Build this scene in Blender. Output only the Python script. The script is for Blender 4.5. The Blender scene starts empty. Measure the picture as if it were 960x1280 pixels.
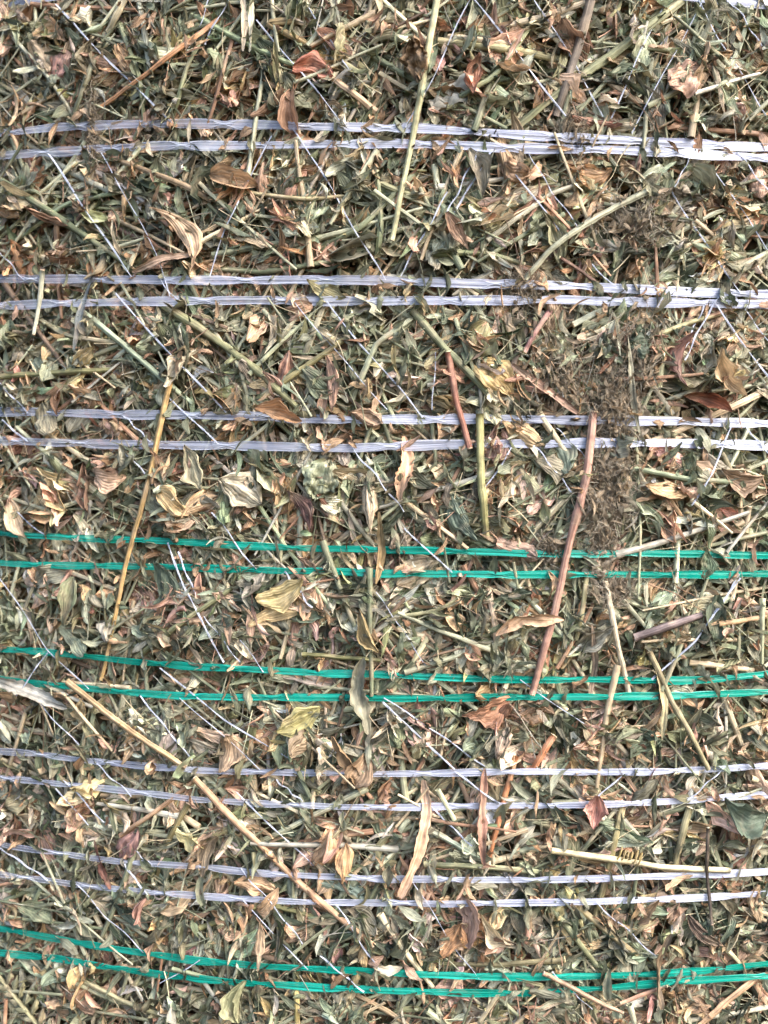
import bpy, math
import numpy as np
from mathutils import Vector, Matrix
rng = np.random.default_rng(11)
S = bpy.context.scene
C = S.collection
# ------------------------------------------------------------------ camera
CZ, D, PX = 0.65, 0.62, 0.0005            # camera height, distance to the bale, metres per photo pixel at that distance
cam = bpy.data.objects.new('camera', bpy.data.cameras.new('camera'))
C.objects.link(cam); S.camera = cam
cam.location = (0, -D, CZ); cam.rotation_euler = (math.pi/2, 0, 0)
cam.data.sensor_fit = 'VERTICAL'; cam.data.sensor_height = 24
cam.data.lens = 24*D/(1280*PX)
cam.data.clip_start = 0.01; cam.data.clip_end = 200
cam.data.dof.use_dof = True; cam.data.dof.focus_distance = D+0.004; cam.data.dof.aperture_fstop = 3.2
# ------------------------------------------------------------------ world, sun, exposure
EL, ROT = math.radians(40), math.radians(128)
w = bpy.data.worlds.new('World'); S.world = w; w.use_nodes = True
nt = w.node_tree; bg = nt.nodes['Background']; bg.inputs[1].default_value = 0.15
sky = nt.nodes.new('ShaderNodeTexSky'); sky.sky_type = 'NISHITA'; sky.sun_disc = False
sky.sun_elevation = EL; sky.sun_rotation = ROT; sky.air_density = 1.0; sky.dust_density = 3.0
nt.links.new(sky.outputs[0], bg.inputs[0])
sl = bpy.data.lights.new('sun', 'SUN'); sl.energy = 1.35; sl.angle = math.radians(30); sl.color = (1, .965, .925)
so = bpy.data.objects.new('sun', sl); C.objects.link(so)
sd = Vector((math.sin(ROT)*math.cos(EL), math.cos(ROT)*math.cos(EL), math.sin(EL)))
so.rotation_euler = sd.to_track_quat('Z', 'Y').to_euler(); so.location = sd*3
S.view_settings.view_transform = 'Standard'; S.view_settings.look = 'None'
S.view_settings.exposure = 1.84; S.view_settings.gamma = 1
# ------------------------------------------------------------------ helpers
def dusty(l, k=.13):
    l = np.asarray(l); return l*(1-k)+l.mean(-1, keepdims=True)*k
def lin(c):
    c = np.asarray(c, float)/255.
    return np.where(c <= .04045, c/12.92, ((c+.055)/1.055)**2.4)
R, AX = 0.9, 0.08                          # bale radius and sideways place of its axis
def surf(s, z, h=0.):                      # arc length, height, distance above the bale face -> point, frame
    a = np.asarray(s)/R
    n = np.stack([np.sin(a), -np.cos(a), 0*a], -1)
    t = np.stack([np.cos(a), np.sin(a), 0*a], -1)
    c = np.stack([AX+0*a, R+0*a, np.asarray(z)+0*a], -1)
    return c + n*(R+np.asarray(h)+0*a)[..., None], t, n
def ps(px, py, h=0.):                      # where the sight line of a photo point meets the bale -> s, z
    px = np.asarray(px, float); py = np.asarray(py, float)
    dx, dy, dz = (px-480)*PX, D, (640-py)*PX
    ox, oy = 0-AX, -D-R
    a = dx*dx+dy*dy; b = 2*(ox*dx+oy*dy); c = ox*ox+oy*oy-(R+h)**2
    disc = np.maximum(b*b-4*a*c, 0); t = (-b-np.sqrt(disc))/(2*a)
    X, Y = ox+t*dx, oy+t*dy
    return np.arctan2(X, -Y)*R, CZ+t*dz
def P(px, py, h=0.):
    s, z = ps(px, py, h); return surf(s, z, h)
_ph = rng.uniform(0, 6.28, (14, 2)); _fr = rng.uniform(18, 75, 14); _an = rng.uniform(0, 3.14, 14)
def lump(s, z):
    v = 0
    for i in range(14):
        v = v + np.sin((s*np.cos(_an[i])+z*np.sin(_an[i]))*_fr[i]*2+_ph[i, 0])
    return v/14**.5                         # about -2..2
# bands: photo points of every strand
BANDS = {
 'A1': ('w', [(-60,170),(15,165),(75,158),(140,156),(215,155),(340,156),(400,158),(480,160),(525,161),(600,165),(680,170),(770,175),(860,180),(960,184),(1020,188)]),
 'A2': ('w', [(-60,199),(0,194),(60,190),(160,185),(190,183),(320,181),(400,180),(480,180),(560,181),(650,185),(740,187),(820,190),(900,194),(960,197),(1020,201)]),
 'B1': ('w', [(-60,345),(0,348),(75,349),(150,350),(240,350),(380,350),(480,351),(560,353),(600,354),(700,357),(780,361),(870,365),(960,368),(1020,370)]),
 'B2': ('w', [(-60,384),(0,382),(100,379),(210,376),(300,375),(400,377),(480,376),(560,375),(640,376),(710,375),(760,377),(850,378),(960,381),(1020,383)]),
 'C1': ('w', [(-60,513),(0,515),(30,515),(150,518),(200,518),(300,520),(400,524),(480,524),(560,524),(600,524),(700,525),(830,526),(960,530),(1020,532)]),
 'C2': ('w', [(-60,548),(0,552),(30,552),(150,555),(240,557),(330,558),(440,560),(480,558),(560,556),(640,555),(760,553),(830,554),(960,557),(1020,559)]),
 'D1': ('g', [(-60,660),(15,668),(100,672),(200,676),(280,681),(350,684),(470,687),(500,688),(600,690),(700,692),(800,692),(960,694),(1020,695)]),
 'D2': ('g', [(-60,698),(0,703),(30,705),(100,707),(190,709),(260,710),(350,713),(420,714),(480,718),(560,717),(650,718),(730,718),(820,719),(880,718),(960,717),(1020,716)]),
 'E1': ('g', [(-60,808),(0,811),(60,815),(100,820),(180,829),(250,833),(330,837),(400,842),(465,843),(520,845),(600,848),(680,850),(760,850),(830,851),(900,848),(960,842),(1020,836)]),
 'E2': ('g', [(-60,842),(0,849),(58,856),(100,860),(160,866),(240,870),(330,872),(420,872),(500,873),(600,871),(700,872),(760,871),(850,869),(900,867),(960,865),(1020,863)]),
 'F1': ('w', [(-60,934),(0,939),(30,941),(100,950),(180,957),(240,962),(300,965),(420,967),(480,967),(560,966),(640,965),(750,965),(820,964),(900,961),(960,958),(1020,955)]),
 'F2': ('w', [(-60,966),(0,973),(60,978),(160,988),(250,1000),(330,1005),(420,1008),(500,1009),(580,1008),(680,1007),(760,1005),(860,1001),(960,993),(1020,988)]),
 'G1': ('w', [(-60,1046),(0,1056),(80,1067),(160,1078),(230,1082),(330,1092),(430,1096),(480,1099),(600,1100),(700,1099),(780,1097),(880,1094),(960,1089),(1020,1086)]),
 'G2': ('w', [(-60,1082),(0,1092),(60,1100),(130,1110),(200,1117),(300,1123),(400,1128),(480,1129),(560,1130),(640,1128),(750,1127),(860,1123),(960,1116),(1020,1112)]),
 'H1': ('g', [(-60,1150),(0,1160),(60,1171),(120,1183),(180,1192),(240,1200),(300,1205),(400,1212),(480,1216),(560,1219),(650,1221),(740,1221),(830,1217),(900,1211),(960,1204),(1020,1198)]),
 'H2': ('g', [(-60,1182),(0,1191),(60,1197),(120,1207),(200,1218),(300,1228),(400,1235),(480,1238),(560,1240),(660,1242),(760,1235),(850,1226),(960,1220),(1020,1215)]),
}
PAIRS = ['A', 'B', 'C', 'D', 'E', 'F', 'G', 'H']
def pair_y(k, px):
    f = lambda q: np.interp(px, [p[0] for p in BANDS[q][1]], [p[1] for p in BANDS[q][1]])
    return (f(k+'1')+f(k+'2'))/2
def spine(s):
    pass
# height of the hay face: lumpy, pressed in under the strands
def face(px, py):
    s, z = ps(px, py)
    d = np.full(np.shape(px), 999.)
    for k in PAIRS: d = np.minimum(d, np.abs(pair_y(k, px)-py))
    press = np.clip((d-12)/45, 0, 1)
    return (.0019*lump(s, z) + .0065*press**.7*(1+.3*lump(s*1.7+3, z*1.7)) - .001)
def link(me, name, mat, parent=None, loc=None):
    o = bpy.data.objects.new(name, me); C.objects.link(o)
    if mat is not None and not me.materials: me.materials.append(mat)
    if parent is not None: o.parent = parent
    elif loc is not None: o.location = loc
    return o
def empty(name, loc):
    o = bpy.data.objects.new(name, None); C.objects.link(o); o.location = loc; o.empty_display_size = .01; return o
def tag(o, label=None, cat=None, group=None, kind=None):
    if label: o['label'] = label
    if cat: o['category'] = cat
    if group: o['group'] = group
    if kind: o['kind'] = kind
    return o
def mesh(name, V, F, uv=None, col=None):    # V (n,3), F (m,4) quads; uv (n,2) per vertex; col (n,4) per vertex
    me = bpy.data.meshes.new(name)
    V = np.asarray(V, np.float32); F = np.asarray(F, np.int32)
    me.vertices.add(len(V)); me.vertices.foreach_set('co', V.ravel())
    me.loops.add(F.size); me.loops.foreach_set('vertex_index', F.ravel())
    me.polygons.add(len(F)); me.polygons.foreach_set('loop_start', np.arange(len(F), dtype=np.int32)*F.shape[1])
    me.polygons.foreach_set('use_smooth', np.ones(len(F), bool))
    if uv is not None:
        l = me.uv_layers.new(name='uv'); l.data.foreach_set('uv', np.asarray(uv, np.float32)[F.ravel()].ravel())
    if col is not None:
        a = me.color_attributes.new('col', 'FLOAT_COLOR', 'POINT'); a.data.foreach_set('color', np.asarray(col, np.float32).ravel())
    me.update(calc_edges=True); me.validate(); return me
def tri_safe(F): return F
# ------------------------------------------------------------------ materials
def nodes(name):
    m = bpy.data.materials.new(name); m.use_nodes = True; t = m.node_tree; t.nodes.clear()
    return m, t, t.nodes.new, t.links.new
def math_n(t, op, a, b=None):
    n = t.nodes.new('ShaderNodeMath'); n.operation = op
    for i, v in enumerate((a, b)):
        if v is None: continue
        if isinstance(v, (int, float)): n.inputs[i].default_value = v
        else: t.links.new(v, n.inputs[i])
    return n.outputs[0]
def plant_mat(name, veins, sx, sy, trans, rough, bump, streak):
    m, t, N, L = nodes(name)
    at = N('ShaderNodeAttribute'); at.attribute_name = 'col'
    uv = N('ShaderNodeUVMap'); uv.uv_map = 'uv'
    sep = N('ShaderNodeSeparateXYZ'); L(uv.outputs[0], sep.inputs[0])
    seed = math_n(t, 'MULTIPLY', at.outputs['Alpha'], 60.)
    mp = N('ShaderNodeMapping'); mp.inputs['Scale'].default_value = (sx, sy, 1); L(uv.outputs[0], mp.inputs[0])
    n1 = N('ShaderNodeTexNoise'); n1.noise_dimensions = '4D'; n1.inputs['Scale'].default_value = 1; n1.inputs['Detail'].default_value = 5
    n1.inputs['Roughness'].default_value = .65
    L(mp.outputs[0], n1.inputs['Vector']); L(seed, n1.inputs['W'])
    n2 = N('ShaderNodeTexNoise'); n2.inputs['Scale'].default_value = 160; n2.inputs['Detail'].default_value = 4
    gp = N('ShaderNodeNewGeometry'); L(gp.outputs['Position'], n2.inputs['Vector'])
    # brightness of the dried tissue: streaks along it and small blotches
    mr = N('ShaderNodeMapRange'); mr.inputs[1].default_value = .3; mr.inputs[2].default_value = .7
    mr.inputs[3].default_value = 1-streak; mr.inputs[4].default_value = 1+streak; L(n1.outputs[0], mr.inputs[0])
    mr2 = N('ShaderNodeMapRange'); mr2.inputs[1].default_value = .35; mr2.inputs[2].default_value = .65
    mr2.inputs[3].default_value = .72; mr2.inputs[4].default_value = 1.25; L(n2.outputs[0], mr2.inputs[0])
    k = math_n(t, 'MULTIPLY', mr.outputs[0], mr2.outputs[0])
    if veins:
        av = math_n(t, 'ABSOLUTE', math_n(t, 'SUBTRACT', sep.outputs[1], .5))
        ph = math_n(t, 'SUBTRACT', math_n(t, 'MULTIPLY', sep.outputs[0], 7.), math_n(t, 'MULTIPLY', av, 26.))
        vn = math_n(t, 'POWER', math_n(t, 'ABSOLUTE', math_n(t, 'SINE', ph)), 3.)
        mid = math_n(t, 'LESS_THAN', av, .03)
        ve = math_n(t, 'ADD', math_n(t, 'MULTIPLY', vn, .22), math_n(t, 'MULTIPLY', mid, .3))
        k = math_n(t, 'MULTIPLY', k, math_n(t, 'ADD', ve, .93))
    mc = N('ShaderNodeMix'); mc.data_type = 'RGBA'; mc.blend_type = 'MIX'
    rs = N('ShaderNodeMapRange'); rs.inputs[1].default_value = .52; rs.inputs[2].default_value = .72; rs.inputs[4].default_value = .55
    n3 = N('ShaderNodeTexNoise'); n3.inputs['Scale'].default_value = 75; n3.inputs['Detail'].default_value = 3; L(gp.outputs['Position'], n3.inputs['Vector'])
    L(n3.outputs[0], rs.inputs[0]); L(rs.outputs[0], mc.inputs['Factor'])
    L(at.outputs['Color'], mc.inputs['A']); mc.inputs['B'].default_value = (*lin((172, 152, 128)), 1)
    vm = N('ShaderNodeVectorMath'); vm.operation = 'SCALE'; L(mc.outputs['Result'], vm.inputs[0]); L(k, vm.inputs['Scale'])
    bs = N('ShaderNodeBsdfPrincipled'); bs.inputs['Roughness'].default_value = rough; bs.inputs['Specular IOR Level'].default_value = .35
    L(vm.outputs[0], bs.inputs['Base Color'])
    bp = N('ShaderNodeBump'); bp.inputs['Strength'].default_value = bump; bp.inputs['Distance'].default_value = .0008
    hh = math_n(t, 'ADD', n1.outputs[0], math_n(t, 'MULTIPLY', n2.outputs[0], .6))
    if veins: hh = math_n(t, 'SUBTRACT', hh, math_n(t, 'MULTIPLY', vn, .35))
    L(hh, bp.inputs['Height']); L(bp.outputs[0], bs.inputs['Normal'])
    out = N('ShaderNodeOutputMaterial')
    tr = N('ShaderNodeBsdfTranslucent'); L(vm.outputs[0], tr.inputs[0])
    mx = N('ShaderNodeMixShader'); mx.inputs[0].default_value = trans; L(bs.outputs[0], mx.inputs[1]); L(tr.outputs[0], mx.inputs[2])
    L(mx.outputs[0], out.inputs[0]); return m
M_leaf = plant_mat('dried_leaf', True, 1.6, 6.5, .2, .55, 1., .5)
M_stem = plant_mat('dried_stalk', False, 1.3, 5.5, .04, .55, 1., .62)
M_fib = plant_mat('dried_fibre', False, 3, 2, .15, .6, .2, .3)
def film(name, col, col2, alpha, rough, thin=1.):   # thin: opacity factor at far left; the fade paints in the weaker light there
    m, t, N, L = nodes(name)
    uv = N('ShaderNodeUVMap'); uv.uv_map = 'uv'
    mp = N('ShaderNodeMapping'); mp.inputs['Scale'].default_value = (14, 8, 1); L(uv.outputs[0], mp.inputs[0])
    n1 = N('ShaderNodeTexNoise'); n1.inputs['Scale'].default_value = 1; n1.inputs['Detail'].default_value = 5; L(mp.outputs[0], n1.inputs['Vector'])
    cr = N('ShaderNodeMapRange'); cr.inputs[1].default_value = .35; cr.inputs[2].default_value = .65; L(n1.outputs[0], cr.inputs[0])
    mc = N('ShaderNodeMix'); mc.data_type = 'RGBA'; L(cr.outputs[0], mc.inputs['Factor'])
    mc.inputs['A'].default_value = (*col, 1); mc.inputs['B'].default_value = (*col2, 1)
    bs = N('ShaderNodeBsdfPrincipled'); bs.inputs['Roughness'].default_value = rough; bs.inputs['IOR'].default_value = 1.5
    L(mc.outputs['Result'], bs.inputs['Base Color'])
    bp = N('ShaderNodeBump'); bp.inputs['Strength'].default_value = .3; bp.inputs['Distance'].default_value = .0004
    L(n1.outputs[0], bp.inputs['Height']); L(bp.outputs[0], bs.inputs['Normal'])
    tr = N('ShaderNodeBsdfTranslucent'); L(mc.outputs['Result'], tr.inputs[0])
    m1 = N('ShaderNodeMixShader'); m1.inputs[0].default_value = .25; L(bs.outputs[0], m1.inputs[1]); L(tr.outputs[0], m1.inputs[2])
    tp = N('ShaderNodeBsdfTransparent')
    ar = N('ShaderNodeMapRange'); ar.inputs[1].default_value = .3; ar.inputs[2].default_value = .7
    ar.inputs[3].default_value = alpha-.14; ar.inputs[4].default_value = min(1, alpha+.14); L(n1.outputs[0], ar.inputs[0])
    left_dim = N('ShaderNodeMapRange'); left_dim.inputs[1].default_value = -.42; left_dim.inputs[2].default_value = .12; left_dim.inputs[3].default_value = thin; left_dim.inputs[4].default_value = 1
    sx_ = N('ShaderNodeSeparateXYZ'); L(uv.outputs[0], sx_.inputs[0]); L(sx_.outputs[0], left_dim.inputs[0])
    m2 = N('ShaderNodeMixShader'); L(math_n(t, 'MULTIPLY', ar.outputs[0], left_dim.outputs[0]), m2.inputs[0]); L(tp.outputs[0], m2.inputs[1]); L(m1.outputs[0], m2.inputs[2])
    out = N('ShaderNodeOutputMaterial'); L(m2.outputs[0], out.inputs[0]); return m
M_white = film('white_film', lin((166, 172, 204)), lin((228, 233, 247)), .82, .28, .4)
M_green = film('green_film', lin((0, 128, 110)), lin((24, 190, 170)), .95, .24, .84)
M_thread = film('clear_thread', lin((196, 204, 226)), lin((240, 244, 252)), .78, .25)
def core_mat():
    m, t, N, L = nodes('pressed_hay')
    gp = N('ShaderNodeNewGeometry')
    n1 = N('ShaderNodeTexNoise'); n1.inputs['Scale'].default_value = 90; n1.inputs['Detail'].default_value = 8; L(gp.outputs['Position'], n1.inputs[0])
    n2 = N('ShaderNodeTexVoronoi'); n2.inputs['Scale'].default_value = 130; L(gp.outputs['Position'], n2.inputs[0])
    cr = N('ShaderNodeValToRGB'); e = cr.color_ramp.elements
    e[0].position = .3; e[0].color = (*lin((90, 80, 62)), 1); e[1].position = .7; e[1].color = (*lin((140, 118, 84)), 1)
    L(n1.outputs[0], cr.inputs[0])
    bs = N('ShaderNodeBsdfPrincipled'); bs.inputs['Roughness'].default_value = .9; L(cr.outputs[0], bs.inputs[0])
    bp = N('ShaderNodeBump'); bp.inputs['Strength'].default_value = 1; bp.inputs['Distance'].default_value = .006
    L(math_n(t, 'ADD', n1.outputs[0], n2.outputs[0]), bp.inputs['Height']); L(bp.outputs[0], bs.inputs['Normal'])
    out = N('ShaderNodeOutputMaterial'); L(bs.outputs[0], out.inputs[0]); return m
M_core = core_mat()
# ------------------------------------------------------------------ the bale itself
na, nz = 220, 140
a = np.linspace(-math.pi, math.pi, na+1)[:-1]; z = np.linspace(0.0, 1.3, nz)
A, Z = np.meshgrid(a, z)
pp, _, _ = surf(A*R, Z, -.017+.002*lump(A*R, Z))
V = pp.reshape(-1, 3)
F = []
for j in range(nz-1):
    for i in range(na):
        F.append((j*na+i, j*na+(i+1) % na, (j+1)*na+(i+1) % na, (j+1)*na+i))
base = len(V); V = np.vstack([V, [[AX, R, 0], [AX, R, 1.3]]])
bm_me = mesh('bale', V, F)
import bmesh
b = bmesh.new(); b.from_mesh(bm_me); b.verts.ensure_lookup_table()
b.faces.new([b.verts[i] for i in range(na)][::-1]); b.faces.new([b.verts[(nz-1)*na+i] for i in range(na)])
b.verts.remove(b.verts[base+1]) ; b.verts.ensure_lookup_table(); b.verts.remove(b.verts[base]); b.to_mesh(bm_me); b.free()
tag(link(bm_me, 'hay_bale', M_core), 'big round bale of pressed alfalfa hay under the net and loose leaves', 'hay bale')
# ------------------------------------------------------------------ leaves
PAL = {  # sRGB of the dried tissue, weight
 'grey green': ((132, 135, 108), 5.2), 'sage green': ((168, 169, 142), 4.0), 'dark green': ((86, 93, 72), 2.8),
 'olive': ((144, 138, 102), 1.8), 'tan': ((210, 172, 132), 4.7), 'pinkish tan': ((206, 166, 138), 1.8),
 'pale straw': ((220, 204, 174), 1.7), 'brown': ((148, 116, 84), 1.5), 'yellow': ((206, 182, 126), .4), 'orange brown': ((190, 142, 104), .45)}
PK = list(PAL); PWt = np.array([PAL[k][1] for k in PK]); PWt /= PWt.sum(); PC = np.array([PAL[k][0] for k in PK], float)
def jitter_col(c, n, amt=.14):
    l = lin(c); l = dusty(l, .24)
    l = l*np.exp(rng.normal(0, amt, (n, 1)))*np.exp(rng.normal(0, .05, (n, 3)))
    return np.concatenate([np.clip(l, 0, .8), rng.random((n, 1))], 1)
def leaf_geo(n, L, W, nu=9, nv=5, curl=None, cross=None, twist=None, fold=None, bend=None, wave=None, pa=None, pb=None, crink=None, serr=0.):
    g = lambda v, f: f() if v is None else np.broadcast_to(np.asarray(v, float), (n,)).copy()
    curl = g(curl, lambda: rng.normal(0, 1.0, n)); cross = g(cross, lambda: rng.normal(0, 1.2, n)); twist = g(twist, lambda: rng.normal(0, .9, n))
    fold = g(fold, lambda: rng.normal(0, .5, n)); bend = g(bend, lambda: rng.normal(0, .1, n)); wave = g(wave, lambda: abs(rng.normal(0, .12, n)))
    pa = g(pa, lambda: rng.uniform(.75, 1.35, n)); pb = g(pb, lambda: rng.uniform(.4, 1.0, n)); crink = g(crink, lambda: rng.uniform(.02, .13, n))
    L = np.broadcast_to(L, (n,)); W = np.broadcast_to(W, (n,))
    u = np.linspace(0, 1, nu)[None, :, None]; v = np.linspace(-1, 1, nv)[None, None, :]
    e = lambda q: q[:, None, None]
    wd = e(W)/2*(np.sin(np.pi*np.clip(u, .02, .985)**e(pa))**e(pb))
    wd = wd*(1+.10*np.sin(u*e(rng.uniform(8, 22, n))+e(rng.uniform(0, 6, n))))
    wd = wd*(1+e(rng.uniform(0, .35, n))*np.sin(u*e(rng.uniform(3, 9, n))+e(rng.uniform(0, 6, n)))*np.sign(v+1e-6))
    tear = rng.random(n) < .35
    wd = wd*np.where(e(tear)*(u > e(rng.uniform(.55, .9, n))), .35+.5*rng.random((n, 1, 1)), 1.)
    if serr: wd = wd*(1+serr*(np.arange(nu) % 2*2-1)[None, :, None]*np.clip(u*2-.6, 0, 1))
    cx = np.where(np.abs(cross) < .05, .05, cross); cx = e(cx)
    y = np.sin(cx*v)/cx*wd; zz = (1-np.cos(cx*v))/cx*wd + e(fold)*np.abs(v)*wd
    zz = zz + e(wave)*wd*2*np.sin(u*e(rng.uniform(5, 15, n))+e(rng.uniform(0, 6, n))+v*1.5)*v*v*1.2
    zz = zz + e(crink)*e(W)*rng.normal(0, 1, (n, nu, nv))
    if nv >= 6: zz = zz + wd*e(rng.uniform(.06, .2, n))*np.sin(v*e(rng.uniform(6, 11, n))+e(rng.uniform(0, 6, n))+u*e(rng.uniform(-4, 4, n)))
    tw = e(twist)*(u-.5); y, zz = y*np.cos(tw)-zz*np.sin(tw), y*np.sin(tw)+zz*np.cos(tw)
    k = np.where(np.abs(curl) < .05, .05, curl); k = e(k); th = k*(u-.5)
    x = np.sin(th)/k*e(L) - zz*np.sin(th); zz = (1-np.cos(th))/k*e(L) + zz*np.cos(th)
    y = y + e(bend)*e(L)*(u-.5)**2*4
    x = x+0*y
    return np.stack([x, y, zz], -1)        # n,nu,nv,3
def place(G, pos, t, nn, ang, tilt, roll):  # G n,...,3 ; frames
    n = len(G); ca, sa = np.cos(ang), np.sin(ang); ct, st = np.cos(tilt), np.sin(tilt); cr, sr = np.cos(roll), np.sin(roll)
    z3 = np.zeros((n, 3)); z3[:, 2] = 1
    ex = (t*ca[:, None]+z3*sa[:, None]); ey = (-t*sa[:, None]+z3*ca[:, None]); ez = nn
    ex2 = ex*ct[:, None]+ez*st[:, None]; ez2 = -ex*st[:, None]+ez*ct[:, None]
    ey2 = ey*cr[:, None]+ez2*sr[:, None]; ez3 = -ey*sr[:, None]+ez2*cr[:, None]
    sh = (n,)+(1,)*(G.ndim-2)+(3,)
    r = G[..., :1]*ex2.reshape(sh)+G[..., 1:2]*ey2.reshape(sh)+G[..., 2:]*ez3.reshape(sh)
    return r + (pos.reshape(sh) if pos is not None else 0)
def grid_faces(n, nu, nv, wrap=False):
    i = np.arange(nu-1)[:, None]; j = np.arange(nv if wrap else nv-1)[None, :]; j2 = (j+1) % nv
    f = np.stack([i*nv+j, (i+1)*nv+j, (i+1)*nv+j2, i*nv+j2], -1).reshape(-1, 4)
    return (f[None]+(np.arange(n)*nu*nv)[:, None, None]).reshape(-1, 4)
def leaf_uv(n, nu, nv):
    u, v = np.meshgrid(np.linspace(0, 1, nu), np.linspace(0, 1, nv), indexing='ij')
    return np.tile(np.stack([u, v], -1).reshape(-1, 2), (n, 1))
def rows_for(px, py): return None
def scatter(n, inner=True):
    if inner: return rng.uniform(-70, 1030, n), rng.uniform(-70, 1350, n)
    s = rng.uniform(-.62, .62, n); z = rng.uniform(.02, 1.28, n); return s, z
def grain(s, z):                            # the way the hay lies changes from patch to patch
    return 1.6*np.sin(s*31+1+2*np.sin(z*23))+1.4*np.sin(z*37+s*17)+.8*np.sin(s*71-z*53)
def leaf_stuff(name, label, n, Lr, Wr, hlo, hhi, nu, nv, tstd, outer=False, pal=None, dark=1.):
    if outer:
        s, z = scatter(n, False)
        s0, z0 = ps(-60., 640.)[0], 0
        keep = ~((s > ps(-70., 640)[0]) & (s < ps(1030., 640)[0]) & (z > CZ-.37) & (z < CZ+.37)); s, z = s[keep], z[keep]; n = len(s)
        h = rng.uniform(hlo, hhi, n)
    else:
        px, py = scatter(n)
        kq = 6; nc = n//kq//2; cid = np.repeat(np.arange(nc), kq); mm = len(cid)   # half of them lie in fanned bunches
        bx, by = px[:nc].copy(), py[:nc].copy(); ba = rng.uniform(0, 6.283, nc); fan = rng.normal(0, .5, mm)
        bw = rng.choice(len(PK), nc, p=PWt if pal is None else pal)
        px[:mm] = bx[cid]+rng.normal(0, 6, mm)+np.cos(ba[cid]+fan)*14; py[:mm] = by[cid]+rng.normal(0, 6, mm)-np.sin(ba[cid]+fan)*14
        h = face(px, py)+rng.uniform(hlo, hhi, n); h[:mm] = (face(px[:mm], py[:mm])+np.repeat(rng.uniform(hlo, hhi, nc), kq)+rng.uniform(-.0008, .0008, mm)); s, z = ps(px, py, h)
    pos, t, nn = surf(s, z, h)
    L = rng.uniform(*Lr, n)*PX; W = rng.uniform(*Wr, n)*PX
    G = leaf_geo(n, L, W, nu, nv)
    ang = grain(s, z)+np.where(rng.random(n) < .6, rng.normal(0, .45, n), rng.uniform(0, 6.283, n))
    if not outer: ang[:mm] = ba[cid]+fan
    Vv = place(G, pos, t, nn, ang, rng.normal(0, tstd, n), rng.normal(0, tstd*1.4, n))
    wts = PWt if pal is None else pal
    # colours gather in patches across the bale
    idx = rng.choice(len(PK), n, p=wts)
    if not outer: idx[:mm] = bw[cid]
    col = np.concatenate([np.clip(dusty(lin(PC[idx]))*dark*np.exp(rng.normal(0, .2, (n, 1)))*np.exp(rng.normal(0, .06, (n, 3))), 0, .8), rng.random((n, 1))], 1)
    me = mesh(name, Vv.reshape(-1, 3), grid_faces(n, nu, nv), leaf_uv(n, nu, nv), np.repeat(col, nu*nv, 0))
    return tag(link(me, name, M_leaf), label, 'loose hay', kind='stuff')
leaf_stuff('leaf_litter', 'small crumpled green and tan alfalfa leaf pieces packed over the whole bale face', 11000, (24, 66), (10, 28), -.011, .0012, 9, 7, .36, dark=1.1)
leaf_stuff('leaf_shreds', 'narrow curled grey green leaf shreds lying over the leaf litter', 10500, (18, 66), (3.5, 12), -.006, .0032, 8, 5, .32, dark=1.15,
           pal=(lambda q: q/q.sum())(PWt*np.array([1.5, 1.4, 1.3, 1, .8, .8, 1., .9, .5, .6])))
leaf_stuff('leaf_litter', 'coarse leaf litter on the sides of the bale beyond the net close-up', 9000, (34, 70), (12, 30), -.016, .004, 6, 4, .5, outer=True)
leaf_stuff('leaf_shreds', 'sparse tiny leaf crumbs lying on top of stalks and strands', 1500, (10, 34), (3, 9), .003, .0065, 7, 4, .35)
# ------------------------------------------------------------------ where-it-is words for labels
PN = {'A': 'top white strands', 'B': 'second white strands', 'C': 'third white strands', 'D': 'upper green strands', 'E': 'middle green strands',
      'F': 'fourth white strands', 'G': 'lowest white strands', 'H': 'bottom green strands'}
COLW = ['at left edge', 'near left edge', 'left of centre', 'slightly left', 'slightly right', 'right of centre', 'near right edge', 'at right edge']
def where(px, py):
    ys = [(pair_y(k, px), k) for k in PAIRS]
    c = COLW[int(np.clip(px/120, 0, 7))]
    ab = [q for q in ys if q[0] < py]; be = [q for q in ys if q[0] >= py]
    for y, k in ys:
        if abs(y-py) < 20: return 'on the %s, %s' % (PN[k], c)
    if not ab:
        return ('along the top edge, ' if py < 70 else 'just above the %s, ' % PN['A'])+c
    if not be: return 'below the %s, %s' % (PN['H'], c)
    f = (py-ab[-1][0])/(be[0][0]-ab[-1][0])
    if f < .36: return 'just below the %s, %s' % (PN[ab[-1][1]], c)
    if f > .64: return 'just above the %s, %s' % (PN[be[0][1]], c)
    return 'between %s and %s, %s' % (PN[ab[-1][1]].replace(' strands', ''), PN[be[0][1]], c)
def frame1(px, py, h):
    p, t, nn = P(px, py, h); return np.atleast_2d(p), np.atleast_2d(t), np.atleast_2d(nn)
def one_leaf(px, py, L, W, deg, col, h=.004, label=None, name='dry_leaf', group='large dry leaves on the bale face', nu=13, nv=7, tilt=0., roll=0., parent=None, origin=None, serr=.05, cat='leaf', absolute=False, **k):
    # deg: direction of the tip in the photo, 0 = right, 90 = down
    hh = h if absolute else float(face(np.array(px), np.array(py)))+h
    p, t, nn = frame1(px, py, hh)
    G = leaf_geo(1, L*PX, W*PX, nu, nv, serr=serr, **k)
    o3 = p[0] if origin is None else origin
    Vv = place(G, p-o3, t, nn, np.array([-math.radians(deg)]), np.array([tilt]), np.array([roll]))
    c = jitter_col(col, 1, .06)
    me = mesh(name, Vv.reshape(-1, 3), grid_faces(1, nu, nv), leaf_uv(1, nu, nv), np.repeat(c, nu*nv, 0))
    if parent is not None: return link(me, name, M_leaf, parent)
    return tag(link(me, name, M_leaf, loc=p[0]), label, cat, group)
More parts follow.
